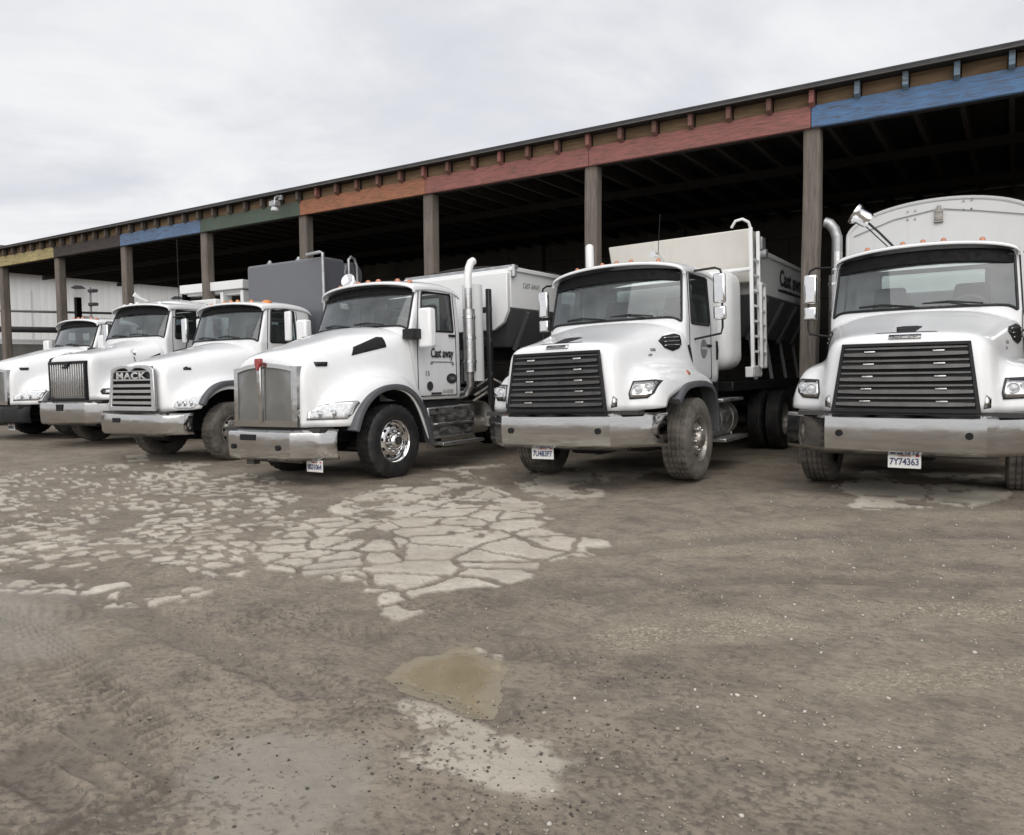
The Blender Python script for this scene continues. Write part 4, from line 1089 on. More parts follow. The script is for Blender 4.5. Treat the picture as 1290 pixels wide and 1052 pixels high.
# ------------------------------------------------------------------ truck with barred grille in a pale frame, grey tank behind the cab
def barred_truck():
    root = empty('tank_truck', (-12.78, 8.62, -.185), (0, -.012, .02)); tag(root, 'white truck with lettered barred grille and big grey tank behind the cab', 'truck', 'white trucks parked nose out along the shed')
    P = dict(wb=1.03, wt=.97, yfb=.72, yft=.92, bow=.16, yr=2.06, sill=1.15, belt=2.14, hdr=2.76, w0b=.98, w0t=1.06, w1=1.62, rw=.55, crown=.09, brow_h=.05, wsup=.07)
    ya = .02
    chassis(root, -1.1, 8.0, ya)
    make_cab(root, P)
    rows = [
        [(0, -1.15, .92), (.35, -1.15, .92), (.66, -1.12, .92), (.76, -1.05, .92), (.84, -.96, .93), (.96, -.90, .94), (1.06, -.82, .94), (1.12, -.74, .95), (1.16, -.66, .96)],
        [(0, -1.15, 1.25), (.35, -1.15, 1.25), (.655, -1.12, 1.25), (.75, -1.04, 1.24), (.84, -.92, 1.18), (.96, -.84, 1.17), (1.07, -.74, 1.16), (1.13, -.66, 1.13), (1.17, -.58, 1.06)],
        [(0, -1.13, 1.70), (.33, -1.13, 1.70), (.62, -1.09, 1.66), (.72, -1.00, 1.58), (.80, -.70, 1.38), (.93, -.60, 1.36), (1.07, -.52, 1.34), (1.15, -.46, 1.30), (1.19, -.42, 1.20)],
        [(0, -1.02, 1.79), (.34, -1.01, 1.79), (.64, -.96, 1.74), (.74, -.88, 1.62), (.83, -.45, 1.45), (.95, -.38, 1.44), (1.09, -.30, 1.43), (1.17, -.26, 1.38), (1.21, -.24, 1.28)],
        [(0, -.45, 1.93), (.37, -.44, 1.925), (.70, -.38, 1.85), (.80, -.30, 1.72), (.89, -.12, 1.50), (.99, -.05, 1.48), (1.11, .02, 1.46), (1.18, .04, 1.40), (1.22, .05, 1.30)],
        [(0, .15, 2.07), (.41, .17, 2.06), (.78, .24, 1.96), (.88, .30, 1.80), (.96, .38, 1.50), (1.03, .44, 1.42), (1.12, .50, 1.32), (1.18, .52, 1.20), (1.21, .52, 1.05)],
        [(0, .52, 2.18), (.45, .55, 2.16), (.92, .66, 2.05), (1.0, .70, 1.86), (1.03, .74, 1.45), (1.06, .78, 1.2), (1.12, .80, 1.0), (1.16, .80, .80), (1.18, .80, .55)],
        [(0, .57, 2.16), (.45, .60, 2.14), (.95, .70, 2.03), (1.02, .73, 1.84), (1.04, .78, 1.40), (1.06, .84, 1.1), (1.12, .86, .9), (1.15, .86, .70), (1.17, .86, .50)],
    ]
    hood = skin('hood', rows, 'white_paint', root, crease_cols=(8,), crease_rows=(0,), solid=.02)
    bv = local_bvh([hood])
    def gp(u, v, d=0): return (u * lerp(.70, .62, v), lerp(-1.20, -1.165, v) + .03 * u * u - d, lerp(.93, 1.72, v))
    # pale frame with a notched, twin-arched top
    n = 16
    us = [-1 + 2 * i / n for i in range(n + 1)]
    def topv(u): return 1.0 - .10 * abs(u) ** 6 - .055 * math.exp(-(u / .13) ** 2)
    def topi(u): return .935 - .13 * abs(u) ** 5 - .085 * math.exp(-(u / .15) ** 2)
    outer = [gp(u, 0) for u in us] + [gp(u, topv(u)) for u in reversed(us)]
    inner = [gp(u * .86, .10) for u in us] + [gp(u * .86, topi(u)) for u in reversed(us)]
    g = MB().frame(outer, inner, (0, -.05, 0)); go = g.build('grille', 'alloy', root, bevel=.012, angle=50)
    bk = MB(); bk.add([gp(-.9, .05, -.005), gp(.9, .05, -.005), gp(.9, .97, -.005), gp(-.9, .97, -.005)], [(0, 1, 2, 3)]); bk.build('grille_backing', 'dark_void', go)
    for k in range(5):
        v = .18 + k * .125
        b = MB(); a = [gp(u * .855, v, .03) for u in us]
        for i in range(n): b.bar(a[i], a[i + 1], .03, .05 if k < 4 else .03, up=(0, 0, 1))
        b.build('grille_bar', 'alloy', go)
    p = MB(); p.add([gp(-.855, .70, .018), gp(.855, .70, .018), gp(.855, .845, .018), gp(-.855, .845, .018)], [(0, 1, 2, 3)]); p.build('name_panel', 'black_plastic', go)
    a = gp(0, .765, .032)
    text('grille_lettering', 'MACK', .15, 'bright_chrome', go, a, ROT_FRONT, bold=.006, width=.88, extrude=.006, spacing=1.1)
    b = MB(); aa = [gp(u * .855, .865, .03) for u in us]
    for i in range(n): b.bar(aa[i], aa[i + 1], .02, .018)
    b.build('grille_bar', 'alloy', go)
    for s in (1, -1):
        pl = [(s * .84, 1.0), (s * .90, .965), (s * 1.09, .965), (s * 1.145, 1.06), (s * 1.16, 1.15), (s * 1.10, 1.17), (s * .92, 1.13), (s * .85, 1.07)]
        hl = conform('headlight', bv, pl, 'y', 'lamp_lens', root, .014, .02, cut=.03)
        for cx_ in (.91, .985, 1.06):
            h = bv.ray_cast(Vector((s * cx_, -4, 1.055)), Vector((0, 1, 0))); rr = .043
            bb = MB(); bb.lathe([(rr, .0), (rr * 1.1, .016), (rr * .85, .022), (rr * .7, .01), (.0, .02)], h[0] + Vector((0, -.018, 0)), (0, -1, 0), 20, caps=False); bb.build('lamp_bowl', 'bright_chrome', hl)
        conform('turn_signal', bv, [(-.62, 1.02), (-.53, 1.02), (-.50, 1.12), (-.60, 1.14)], 'x', 'orange_lens', root, .016, .02, sign=s)
        conform('hood_badge', bv, [(-.70, 1.63), (-.56, 1.63), (-.57, 1.68), (-.60, 1.665), (-.63, 1.69), (-.69, 1.67)], 'x', 'black_plastic', root, .012, .014, sign=s)
        west_coast_mirror(root, s, 1.33, 1.16, 2.16, 2.72, 1.03, 2.74, 2.06, 'white_paint', False)
    hm = MB(); hm.tube([(1.02, -.20, 1.5), (1.05, -.42, 1.90)], .015); hm.lathe([(.0, -.04), (.07, -.03), (.09, .0), (.0, .02)], (-.92, -.3, 1.92), (0, 1, 0), 18); hm.tube([(-.9, -.2, 1.6), (-.92, -.28, 1.9)], .012)
    flare(root, [(-.66, 1.02), (-.58, 1.16), (-.38, 1.33), (-.10, 1.40), (.20, 1.36), (.45, 1.18), (.60, .95), (.68, .62)], 1.0, 1.25)
    for s in (1, -1): make_wheel(root, 1.20, ya, s, r=.525, w=.33)
    pl = [(0, -1.27), (.5, -1.27), (.80, -1.25), (.90, -1.20), (1.05, -1.05), (1.22, -.88)]
    bumper_bar(root, pl, .55, .87, 'chrome', slot=(-.42, -.20, .73, .81))
    b = MB(); b.box((0, -1.1, .55), (1.6, .1, .12)); b.box((0, -1.08, .89), (1.9, .2, .06)); b.build('front_crossmember', 'black_frame', root)
    b = MB(); b.box((0, 1.3, 1.05), (1.9, 1.4, .2)); b.build('cab_underside', 'black_frame', root)
    t = MB(); t.lathe([(.0, 0), (.28, 0), (.30, .03), (.30, 1.0), (.0, 1.0)], (.85, 1.1, .72), (0, 1, 0), 24); t.build('fuel_tank', 'alloy', root)
    # tank and its pipework
    tk = MB(); tk.box((-.06, 2.62, 3.02), (2.34, .62, 1.80)); to = tk.build('water_tank', 'tank_grey', root, bevel=.06, seg=4)
    pp = MB(); pp.tube([(.72, 2.24, 3.97), (1.10, 2.24, 3.99), (1.16, 2.26, 3.97), (1.17, 2.26, 2.1)], .033, 10); pp.build('tank_pipe', 'galvanised', to)
    for x in (-.75, .15): MB().lathe([(.07, .0), (.07, .04), (.045, .06), (.03, .10), (.0, .10)], (x, 2.55, 3.92), (0, 0, 1), 16).build('tank_cap', 'galvanised', to)
    dr = MB(); dr.tube([(.3, 3.18, 3.62), (1.12, 3.18, 3.62)], .27, 24); dr.build('air_receiver', 'tank_grey', root, bevel=.03)
    lp = MB(); lp.tube([(1.17, 2.98, 3.4), (1.17, 2.98, 3.92), (1.17, 3.05, 3.98), (1.17, 3.15, 3.95), (1.17, 3.22, 3.8), (1.17, 3.22, 3.3)], .03, 10); lp.build('tank_hoop', 'galvanised', to)
    hopper_body(root, 3.45, 7.8, 1.18, 3.3, 2.7, 2.0, False)
    marker_lights(root, P, (-.6, -.2, 0, .2, .6), 'amber', .032)
    MB().lathe([(.10, 0), (.10, .05), (.07, .085), (.0, .10)], (.80, 1.12, 2.87), (0, 0, 1), 20).build('beacon', 'amber', root)
    return root
t2 = barred_truck()

# ------------------------------------------------------------------ truck with upright-bar grille
def upright_truck():
    root = empty('mixer_truck', (-17.0, 9.6, -.15), (0, -.02, .13)); tag(root, 'white truck with tall black-framed upright-bar grille and chrome bumper, second from left', 'truck', 'white trucks parked nose out along the shed')
    P = dict(wb=1.03, wt=.95, yfb=.46, yft=.72, bow=.16, yr=1.95, sill=1.2, belt=2.32, hdr=2.98, w0b=.74, w0t=.84, w1=1.5, rw=.5, crown=.10, brow_h=.12, wsup=.06)
    ya = .1
    chassis(root, -1.1, 7.5, ya)
    make_cab(root, P)
    rows = [
        [(0, -1.18, .98), (.40, -1.18, .98), (.64, -1.16, .98), (.70, -1.10, .98), (.78, -1.02, .98), (.90, -.96, .98), (1.04, -.90, .98), (1.13, -.80, .98), (1.18, -.68, .99)],
        [(0, -1.18, 1.35), (.40, -1.18, 1.35), (.64, -1.16, 1.35), (.70, -1.09, 1.33), (.77, -.96, 1.26), (.90, -.90, 1.24), (1.05, -.84, 1.22), (1.14, -.74, 1.18), (1.19, -.62, 1.10)],
        [(0, -1.19, 1.93), (.44, -1.19, 1.93), (.67, -1.17, 1.90), (.70, -1.07, 1.74), (.76, -.76, 1.45), (.90, -.68, 1.42), (1.06, -.60, 1.38), (1.16, -.50, 1.32), (1.21, -.42, 1.22)],
        [(0, -1.08, 1.97), (.42, -1.08, 1.97), (.69, -1.04, 1.91), (.73, -.94, 1.77), (.80, -.50, 1.50), (.93, -.44, 1.48), (1.08, -.36, 1.45), (1.17, -.30, 1.38), (1.22, -.26, 1.28)],
        [(0, -.50, 2.08), (.38, -.50, 2.08), (.68, -.44, 2.00), (.77, -.36, 1.85), (.88, -.10, 1.54), (.99, -.04, 1.51), (1.11, .02, 1.47), (1.19, .06, 1.40), (1.23, .08, 1.28)],
        [(0, .05, 2.22), (.43, .06, 2.21), (.80, .14, 2.10), (.89, .20, 1.92), (.97, .34, 1.5), (1.04, .42, 1.40), (1.13, .48, 1.30), (1.19, .50, 1.18), (1.22, .52, 1.02)],
        [(0, .30, 2.33), (.46, .34, 2.32), (.92, .44, 2.20), (1.0, .48, 1.98), (1.03, .54, 1.45), (1.07, .62, 1.2), (1.13, .68, 1.0), (1.17, .70, .8), (1.2, .72, .6)],
    ]
    hood = skin('hood', rows, 'white_paint', root, crease_cols=(8,), crease_rows=(0,), solid=.02)
    bv = local_bvh([hood])
    g = MB(); z0, z1, hw, y = .98, 1.81, .60, -1.23
    g.frame([(-hw, y, z0), (hw, y, z0), (hw, y, z1), (-hw, y, z1)], [(-hw + .045, y, z0 + .05), (hw - .045, y, z0 + .05), (hw - .045, y, z1 - .06), (-hw + .045, y, z1 - .06)], (0, .10, 0))
    go = g.build('grille', 'grille_black', root, bevel=.01)
    MB().box((0, y + .09, (z0 + z1) / 2), (2 * hw - .06, .01, z1 - z0 - .06)).build('grille_backing', 'dark_void', go)
    for k in range(15):
        x = -.53 + 1.06 * k / 14
        MB().box((x, y + .03, (z0 + z1) / 2 - .0), (.026, .05, z1 - z0 - .12)).build('grille_bar', 'chrome', go, bevel=.006)
    e = MB(); e.prism([(-.16, 1.80), (.16, 1.80), (.16, 1.76), (.10, 1.75), (.08, 1.66), (-.10, 1.66), (-.10, 1.69), (-.02, 1.70), (-.02, 1.75), (-.16, 1.76)], y - .03, y + .02, 'xz'); e.build('grille_emblem', 'black_plastic', go, bevel=.006)
    for s in (1, -1):
        pl = [(s * .80, 1.10), (s * 1.0, 1.09), (s * 1.12, 1.12), (s * 1.165, 1.20), (s * 1.15, 1.225), (s * .79, 1.215), (s * .77, 1.16)]
        hl = conform('headlight', bv, pl, 'y', 'black_plastic', root, .02, .03, cut=.04)
        conform('headlight_lens', bv, [(s * .86, 1.125), (s * 1.08, 1.13), (s * 1.12, 1.19), (s * .86, 1.185)], 'y', 'lamp_lens', hl, .028, .01, cut=.04)
        conform('hood_vent', bv, [(.02, 1.72), (.36, 1.88), (.38, 1.99), (.08, 1.86)], 'x', 'dark_void', root, .012, .014, sign=s)
        west_coast_mirror(root, s, 1.34, .74, 2.20, 2.76, 1.03, 2.80, 2.06, 'bright_chrome', False)
        hm = MB(); hm.tube([(s * 1.0, -.25, 1.55), (s * 1.08, -.42, 1.92)], .014); hm.lathe([(.0, -.05), (.06, -.04), (.085, .0), (.0, .015)], (s * 1.09, -.42, 1.97), (0, 1, 0), 18); hm.build('hood_mirror', 'bright_chrome', root)
        make_wheel(root, 1.20, ya, s, r=.525, w=.32)
    flare(root, [(-.55, 1.02), (-.42, 1.18), (-.15, 1.28), (.15, 1.28), (.42, 1.16), (.58, .95), (.64, .70)], 1.0, 1.25, 'white_paint')
    pl = [(0, -1.34), (.5, -1.34), (.72, -1.33), (.98, -1.07), (1.24, -.80)]
    bumper_bar(root, pl, .50, .92, 'chrome', slot=(-.16, .06, .76, .90))
    b = MB(); b.box((0, -1.12, .5), (1.6, .1, .12)); b.box((0, -1.1, .95), (2.1, .2, .05)); b.build('front_crossmember', 'black_frame', root)
    b = MB(); b.box((0, 1.2, 1.1), (1.9, 1.4, .2)); b.build('cab_underside', 'black_frame', root)
    # raised sleeper roof step
    rs = skin('roof_cap', [[(0, 1.0, 3.16), (.5, 1.0, 3.15), (.85, 1.05, 3.08), (.95, 1.1, 2.98)], [(0, 1.12, 3.30), (.5, 1.12, 3.29), (.82, 1.18, 3.2), (.955, 1.2, 3.0)], [(0, 1.6, 3.32), (.5, 1.6, 3.31), (.84, 1.6, 3.22), (.96, 1.6, 3.0)], [(0, 2.0, 3.3), (.5, 2.0, 3.29), (.84, 2.0, 3.2), (.96, 2.0, 2.98)]], 'white_paint', root, solid=.02)
    hn = MB(); hn.tube([(-.35, 1.15, 3.30), (-.38, .98, 3.36), (-.42, .85, 3.44)], [.02, .03, .06], 12); hn.build('air_horn', 'white_paint', root)
    # white structure over the body
    w = MB(); w.box((.3, 2.7, 3.72), (2.2, .4, .22)); w.box((.3, 2.78, 3.58), (1.95, .3, .06)); w.build('overhead_beam', 'white_body', root, bevel=.012)
    w = MB()
    for x in (1.30, .62): w.box((x, 2.7, 2.9), (.10, .3, 1.34))
    w.box((.95, 2.75, 3.52), (.7, .2, .06)); w.box((.95, 2.75, 2.95), (.6, .2, .6)); w.build('beam_post', 'white_body', root, bevel=.01)
    w = MB(); w.box((-.3, 2.65, 3.15), (1.7, .5, .5)); w.build('control_box', 'white_body', root, bevel=.03)
    an = MB(); an.tube([(.55, 1.3, 3.2), (.57, 1.3, 4.7)], .008, 6); an.build('aerial', 'black_plastic', root)
    hopper_body(root, 3.1, 7.2, 1.18, 3.3, 2.7, 2.0, False)
    marker_lights(root, P, (-.6, -.38, -.16, .6), 'white_body', .04)
    return root
t1 = upright_truck()
# ------------------------------------------------------------------ open shed
SH = empty('open_shed', (-2.589, 12.145, 0)); tag(SH, 'long open fronted timber shed with coloured fascia boards over the trucks', 'shed')
BAY = 3.66; X0 = -2.589; YS = 12.145
def L(x, y, z): return (x - X0, y - YS, z)
ZB, ZT = 4.934, 5.25
SL = math.tan(R(-0.4))
XL = X0 - BAY * 8 - .3; XR = X0 + BAY * 3 + .3
YF, YB = 11.80, 21.0
cols = {-3: 'black', -2: 'blue', -1: 'blue', 0: 'red', 1: 'red', 2: 'orange', 3: 'green', 4: 'sky', 5: 'black', 6: 'yellow', 7: 'black'}
rnd = random.Random(3)
for i in range(-3, 9):
    x = X0 - BAY * i; z0 = gz(x) - .25
    m = MB(); w = .115
    # a weathered square post, slightly twisted and waney
    ring = []; H = ZB - z0
    V = []; F = []
    for k in range(9):
        z = z0 + H * k / 8; tw = rnd.uniform(-.03, .03); dx = rnd.uniform(-.006, .006)
        for a, b_ in ((-1, -1), (-.75, -1.12), (.75, -1.12), (1, -1), (1.12, -.75), (1.12, .75), (1, 1), (-1, 1), (-1.12, .75), (-1.12, -.75)):
            V.append(L(x + dx + w * a * .95 + tw * b_ * .1, YS + w * b_ * .95, z))
    for k in range(8):
        for j in range(10): F.append((k * 10 + j, k * 10 + (j + 1) % 10, (k + 1) * 10 + (j + 1) % 10, (k + 1) * 10 + j))
    m.add(V, F); m.build('post', 'post_wood', SH, angle=25)
    for yy in (16.4,):
        q = MB(); q.box(L(x, yy, (z0 + ZB - .45) / 2), (.2, .2, ZB - .45 - z0)); q.build('inner_post', 'shaded_wood', SH)
for i, c in cols.items():
    xa = X0 - BAY * i; xb = xa - BAY
    m = MB(); x1, x2 = xb + .004, xa - .004
    V = []; F = []; n = 12
    m.box(L((x1 + x2) / 2, YS - .115 - .035, (ZB + ZT) / 2), (x2 - x1, .07, ZT - ZB))
    m.build('fascia_board', 'board_' + c, SH, bevel=.008)
    m = MB(); m.box(L((x1 + x2) / 2, YS + .02, (ZB + ZT) / 2 + .01), (x2 - x1, .15, ZT - ZB - .03)); m.build('header_beam', 'shaded_wood', SH)
# rafters run back under the roof; their painted tails show over the fascia
def roofz(y): return 5.455 - (y - YF) * SL
nr = int((XR - XL) / .61)
kcount = 0
xr = X0 + .02
xs_r = []
x = xr
while x < XR: x += .61
while x > XL:
    xs_r.append(x); x -= .61
xs_r = [x for x in xs_r if x > XL + .05][:98]
for x in xs_r:
    bay = int(math.floor((X0 - x + .05) / BAY)); c = cols.get(bay, 'black')
    if c in ('yellow',): c = 'black'
    if c in ('red', 'orange'): c = 'red' if rnd.random() < .25 or abs((X0 - x) / BAY - round((X0 - x) / BAY)) < .06 else 'brown'
    if c in ('black', 'sky', 'green'): c = 'grey'
    if c == 'blue': c = 'dull'
    ya, yb, yc = YF + .06, YS - .18, YB
    d = .24; w = .036
    m = MB()
    P_ = []
    for y, dd in ((ya, .185), (yb, .235)):
        zt = roofz(y) - .005
        P_.append([(x - w, y, zt - dd), (x + w, y, zt - dd), (x + w, y, zt), (x - w, y, zt)])
    m.hexa([L(*p) for p in P_[0]] + [L(*p) for p in P_[1]])
    m.build('rafter_tail', 'board_' + c, SH, bevel=.006)
    m = MB(); P_ = []
    for y in (yb + .004, yc):
        zt = roofz(y) - .005
        P_.append([(x - w, y, zt - d), (x + w, y, zt - d), (x + w, y, zt), (x - w, y, zt)])
    m.hexa([L(*p) for p in P_[0]] + [L(*p) for p in P_[1]])
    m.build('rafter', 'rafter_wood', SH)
# blocking boards between the tails
for i in range(len(xs_r) - 1):
    a, b_ = xs_r[i] - .05, xs_r[i + 1] + .05
    m = MB(); zt = roofz(YS - .13) - .01
    m.box(L((a + b_) / 2, YS - .13 + rnd.uniform(-.01, .01), (zt + ZT + .004) / 2), (a - b_, .025, zt - ZT - .004)); m.build('blocking_board', 'blocking_wood', SH)
# roof deck, dark edge flashing and corrugated sheeting
m = MB(); P_ = []
def slab(m, x0, x1, y0, y1, t0, t1):
    V = []
    for y in (y0, y1):
        z = roofz(y); V += [L(x0, y, z + t0), L(x1, y, z + t0), L(x1, y, z + t1), L(x0, y, z + t1)]
    m.hexa(V)
slab(m, XL, XR, YF + .005, YB + .3, .0, .008); m.build('roof_deck', 'soffit_wood', SH)
m = MB(); slab(m, XL - .05, XR + .05, YF - .045, YB + .35, .010, .034); m.build('roof', 'roofing', SH)
m = MB(); m.box(L((XL + XR) / 2, YF - .022, roofz(YF) + .002), (XR - XL + .1, .03, .016)); m.build('drip_edge', 'fence_grey', SH)
m = MB(); slab(m, XL - .06, XR + .06, YF - .052, YF + .10, .036, .056); m.build('roof_edge', 'roofing', SH)
for yy in (15.2, 18.2):
    m = MB(); m.box(L((XL + XR) / 2, yy, roofz(yy) - .32), (XR - XL - .2, .08, .15)); m.build('purlin', 'shaded_wood', SH)
m = MB(); zt = roofz(YB) - .04
m.box(L((X0 - BAY * 7.75 + XR) / 2, YB - .1, (zt - 1) / 2), (XR - (X0 - BAY * 7.75), .2, zt + 1)); m.build('back_wall', 'block_wall', SH)
m = MB(); m.box(L(XR - .1, (YS + YB) / 2 + .2, (4.6 - .5) / 2), (.2, YB - YS - .6, 5.1)); m.build('end_wall', 'shaded_wood', SH)
m = MB()
for x in (X0 - BAY * 7.6, ): m.bar(L(x, YB - .25, 3.2), L(x + 5, YB - .25, 4.2), .08)
m.build('wall_brace', 'shaded_wood', SH)
# floodlight hung from the eave
lp = empty('floodlight', (-13.95, YF - .05, 5.34)); lp.scale = (.8, .8, .8); tag(lp, 'small pale floodlight hanging from the shed eave above the green fascia', 'floodlight')
m = MB(); m.tube([(0, 0.1, 0), (0, -.10, .02), (.04, -.22, -.05), (.04, -.24, -.14)], .022, 8); m.box((0, .02, .0), (.12, .06, .12)); m.build('lamp_arm', 'galvanised', lp)
m = MB(); m.box((.04, -.24, -.23), (.26, .22, .16)); hd = m.build('lamp_head', 'galvanised', lp, bevel=.03)
m = MB(); m.lathe([(.085, .0), (.11, -.07), (.10, -.11), (.0, -.12)], (.04, -.24, -.31), (0, 0, 1), 18); m.build('lamp_glass', 'lamp_lens', hd)

# ------------------------------------------------------------------ beyond the open end
WH = empty('warehouse', (-50, 21.75, -.5)); tag(WH, 'white metal clad warehouse with low dark roof beyond the open shed end', 'warehouse')
ang = math.atan2(.25, .97)
WH.rotation_euler = (0, 0, -ang)
m = MB(); m.box((-10, 6, 3.9), (20, 70, 8.2)); m.build('wall', 'siding_white', WH)
m = MB(); m.prism([(.9, 8.0), (.9, 8.35), (-10, 10.9), (-20.9, 8.35), (-20.9, 8.0)], -30, 42, 'xz'); m.build('roof', 'far_roof', WH)
m = MB(); m.box((.75, 6, 7.95), (.16, 70, .18)); m.build('gutter', 'far_roof', WH)
for yy, zz in ((-2.4, 6.4), (3.5, 7.2), (9.4, 6.9)):
    m = MB(); m.tube([(0, yy, zz), (.5, yy, zz + .1), (.8, yy, zz)], .05, 8); m.lathe([(.0, .12), (.2, .1), (.42, -.05), (.38, -.06), (.0, .0)], (.8, yy, zz), (0, 0, 1), 18); m.build('wall_lamp', 'ink', WH)
for yy in (-9, 1.0, 11): MB().box((.06, yy, 3.4), (.12, .16, 7.0)).build('downpipe', 'siding_white', WH)
for yy, h in ((4.1, .5), (5.2, .35)): MB().box((.04, yy, 4.6 + h), (.06, .7, .8)).build('wall_sign', 'ink_grey', WH)
MB().box((.12, 3.0, 3.3), (.2, 3.0, .5)).build('wall_vent', 'ink_red', WH)
FN = empty('yard_fence', (-34, 14.2, -.45)); tag(FN, 'grey sheet fence with pale capping and dark pipe rail past the shed end', 'fence')
FN.rotation_euler = (0, 0, R(58))
m = MB(); m.box((0, 0, 1.5), (26, .10, 3.1)); m.build('fence_sheet', 'fence_grey', FN)
m = MB(); m.box((0, -.02, 3.15), (26, .2, .16)); m.build('fence_cap', 'siding_white', FN)
m = MB(); m.tube([(-13, -.3, 3.62), (13, -.3, 3.62)], .12, 12); m.build('pipe_rail', 'ink', FN)
m = MB(); m.tube([(-5, -.3, 4.35), (6, -.3, 4.35)], .05, 8); m.build('cable_rail', 'ink_grey', FN)
for x in (-4.5, 5.2): MB().box((x, -.1, 2.2), (.3, .3, 4.6)).build('fence_post', 'fence_grey', FN)
for x in np.arange(-12, 13, 3): MB().box((x, -.1, 1.6), (.1, .14, 3.2)).build('fence_post', 'fence_grey', FN)
pp = empty('lamp_pole', (-40.5, 21.5, -.5)); tag(pp, 'slim pole with two small lamps against the white warehouse wall', 'lamp pole')
m = MB(); m.tube([(0, 0, 0), (0, 0, 6.4)], [.09, .05], 10); m.build('pole', 'ink_grey', pp)
for zz in (6.2, 5.5, 4.6): MB().box((.25, 0, zz), (.5, .3, .16)).build('lamp_head', 'ink', pp, bevel=.03)
# ------------------------------------------------------------------ ground sheet
def vhash(ix, iy, seed):
    h = (ix.astype(np.int64) * 374761393 + iy.astype(np.int64) * 668265263 + seed * 974711) & 0xffffffff
    h = ((h ^ (h >> 13)) * 1274126177) & 0xffffffff
    return ((h ^ (h >> 16)) & 0xffff) / 65535.0
def vnoise(x, y, seed=0):
    ix = np.floor(x); iy = np.floor(y); fx = x - ix; fy = y - iy
    ix = ix.astype(np.int64); iy = iy.astype(np.int64)
    ux = fx * fx * (3 - 2 * fx); uy = fy * fy * (3 - 2 * fy)
    a = vhash(ix, iy, seed); b = vhash(ix + 1, iy, seed); c = vhash(ix, iy + 1, seed); d = vhash(ix + 1, iy + 1, seed)
    return (a * (1 - ux) + b * ux) * (1 - uy) + (c * (1 - ux) + d * ux) * uy
def fbm(x, y, sc, oct=4, seed=0):
    s = 0; a = .5; t = 0
    for o in range(oct):
        s = s + a * vnoise(x * sc + 13.7 * o, y * sc - 7.1 * o, seed + o); t += a; a *= .5; sc *= 2.03
    return s / t
def sstep(a, b, x):
    t = np.clip((x - a) / (b - a), 0, 1); return t * t * (3 - 2 * t)
def poly_sdf(px, py, poly):
    poly = np.array(poly, float); n = len(poly)
    d = np.full(px.shape, 1e9); ins = np.zeros(px.shape, bool)
    for i in range(n):
        a = poly[i]; b = poly[(i + 1) % n]; e = b - a
        wx = px - a[0]; wy = py - a[1]
        t = np.clip((wx * e[0] + wy * e[1]) / (e @ e), 0, 1)
        d = np.minimum(d, (wx - t * e[0]) ** 2 + (wy - t * e[1]) ** 2)
        c = ((a[1] > py) != (b[1] > py))
        with np.errstate(divide='ignore', invalid='ignore'):
            xi = (b[0] - a[0]) * (py - a[1]) / (b[1] - a[1] + 1e-12) + a[0]
        ins ^= c & (px < xi)
    d = np.sqrt(d)
    return np.where(ins, -d, d)

az0 = TH
fine = np.linspace(-R(54), R(54), 1020)
coarse = np.linspace(R(54), 2 * math.pi - R(54), 90)[1:-1]
AZ = np.concatenate([fine, coarse]) + az0
inv = np.linspace(1 / 1.05, 1 / 24.0, 760)
RAD = np.concatenate([[.2, .6, .85], 1 / inv, np.geomspace(24.6, 900, 40)])
na, nr_ = len(AZ), len(RAD)
rr, aa = np.meshgrid(RAD, AZ, indexing='ij')
GX = -np.sin(aa) * rr; GY = np.cos(aa) * rr
near = (rr < 26)
Xc = np.clip(GX, -22, 9)
GZ = np.where(Xc > -10, .0175 * (Xc + .94), .0175 * -9.06 + .0175 * 2.2 * (np.exp(np.minimum(Xc + 10, 0) / 2.2) - 1) + .004 * (-10 - Xc))
# worn lanes and shallow relief
rel = (fbm(GX, GY, .5, 4, 3) - .5) * .07 + (fbm(GX, GY, 2.4, 4, 9) - .5) * .03 + (fbm(GX, GY, 9, 3, 21) - .5) * .012 * (rr < 12)
fade = np.clip(1 - (rr - 14) / 20, 0, 1)
trk = np.zeros_like(GX)
def lane(pts, w, depth, tread=0.0):
    global trk
    pts = np.array(pts, float); d = np.full(GX.shape, 1e9); al = np.zeros(GX.shape); cum = 0.0
    for i in range(len(pts) - 1):
        a, b = pts[i], pts[i + 1]; e = b - a
        t = np.clip(((GX - a[0]) * e[0] + (GY - a[1]) * e[1]) / (e @ e), 0, 1)
        dn = np.hypot(GX - a[0] - t * e[0], GY - a[1] - t * e[1]); L_ = float(np.hypot(*e))
        al = np.where(dn < d, cum + t * L_, al); d = np.minimum(d, dn); cum += L_
    tr_ = 1.0 if not tread else .35 + .65 * sstep(-.2, .5, np.sin((al + .6 * d + (fbm(GX, GY, 3, 2, 35) - .5) * .05) * 2 * math.pi / tread)) * sstep(.30, .45, fbm(GX, GY, 4, 3, 36))
    trk = np.maximum(trk, tr_ * depth * (1 - sstep(w * .5, w, d + (fbm(GX, GY, 1.5, 3, 31) - .5) * .25)))
lane([(-7, 2.3), (-4.6, 2.0), (-3.2, 1.75), (-2.2, 1.25)], .20, .75, .085)
lane([(-7, 1.8), (-4.2, 1.55), (-2.9, 1.3), (-2.0, .95)], .2, .65, .085)
lane([(-6, 2.75), (-3.6, 2.45), (-2.6, 2.3)], .12, .5)
GRAV = np.zeros_like(GX)
lane([(-5.2, 2.14), (-3.9, 2.75), (-2.77, 3.05), (-1.8, 3.3)], .16, .5, .09)
lane([(-3.03, 1.29), (-2.59, 1.25)], .10, .9)
lane([(-3.1, 1.42), (-2.5, 1.36)], .07, .8)
lane([(-3.2, 1.60), (-2.4, 1.50)], .07, .8)
_t = trk; trk = np.zeros_like(GX)
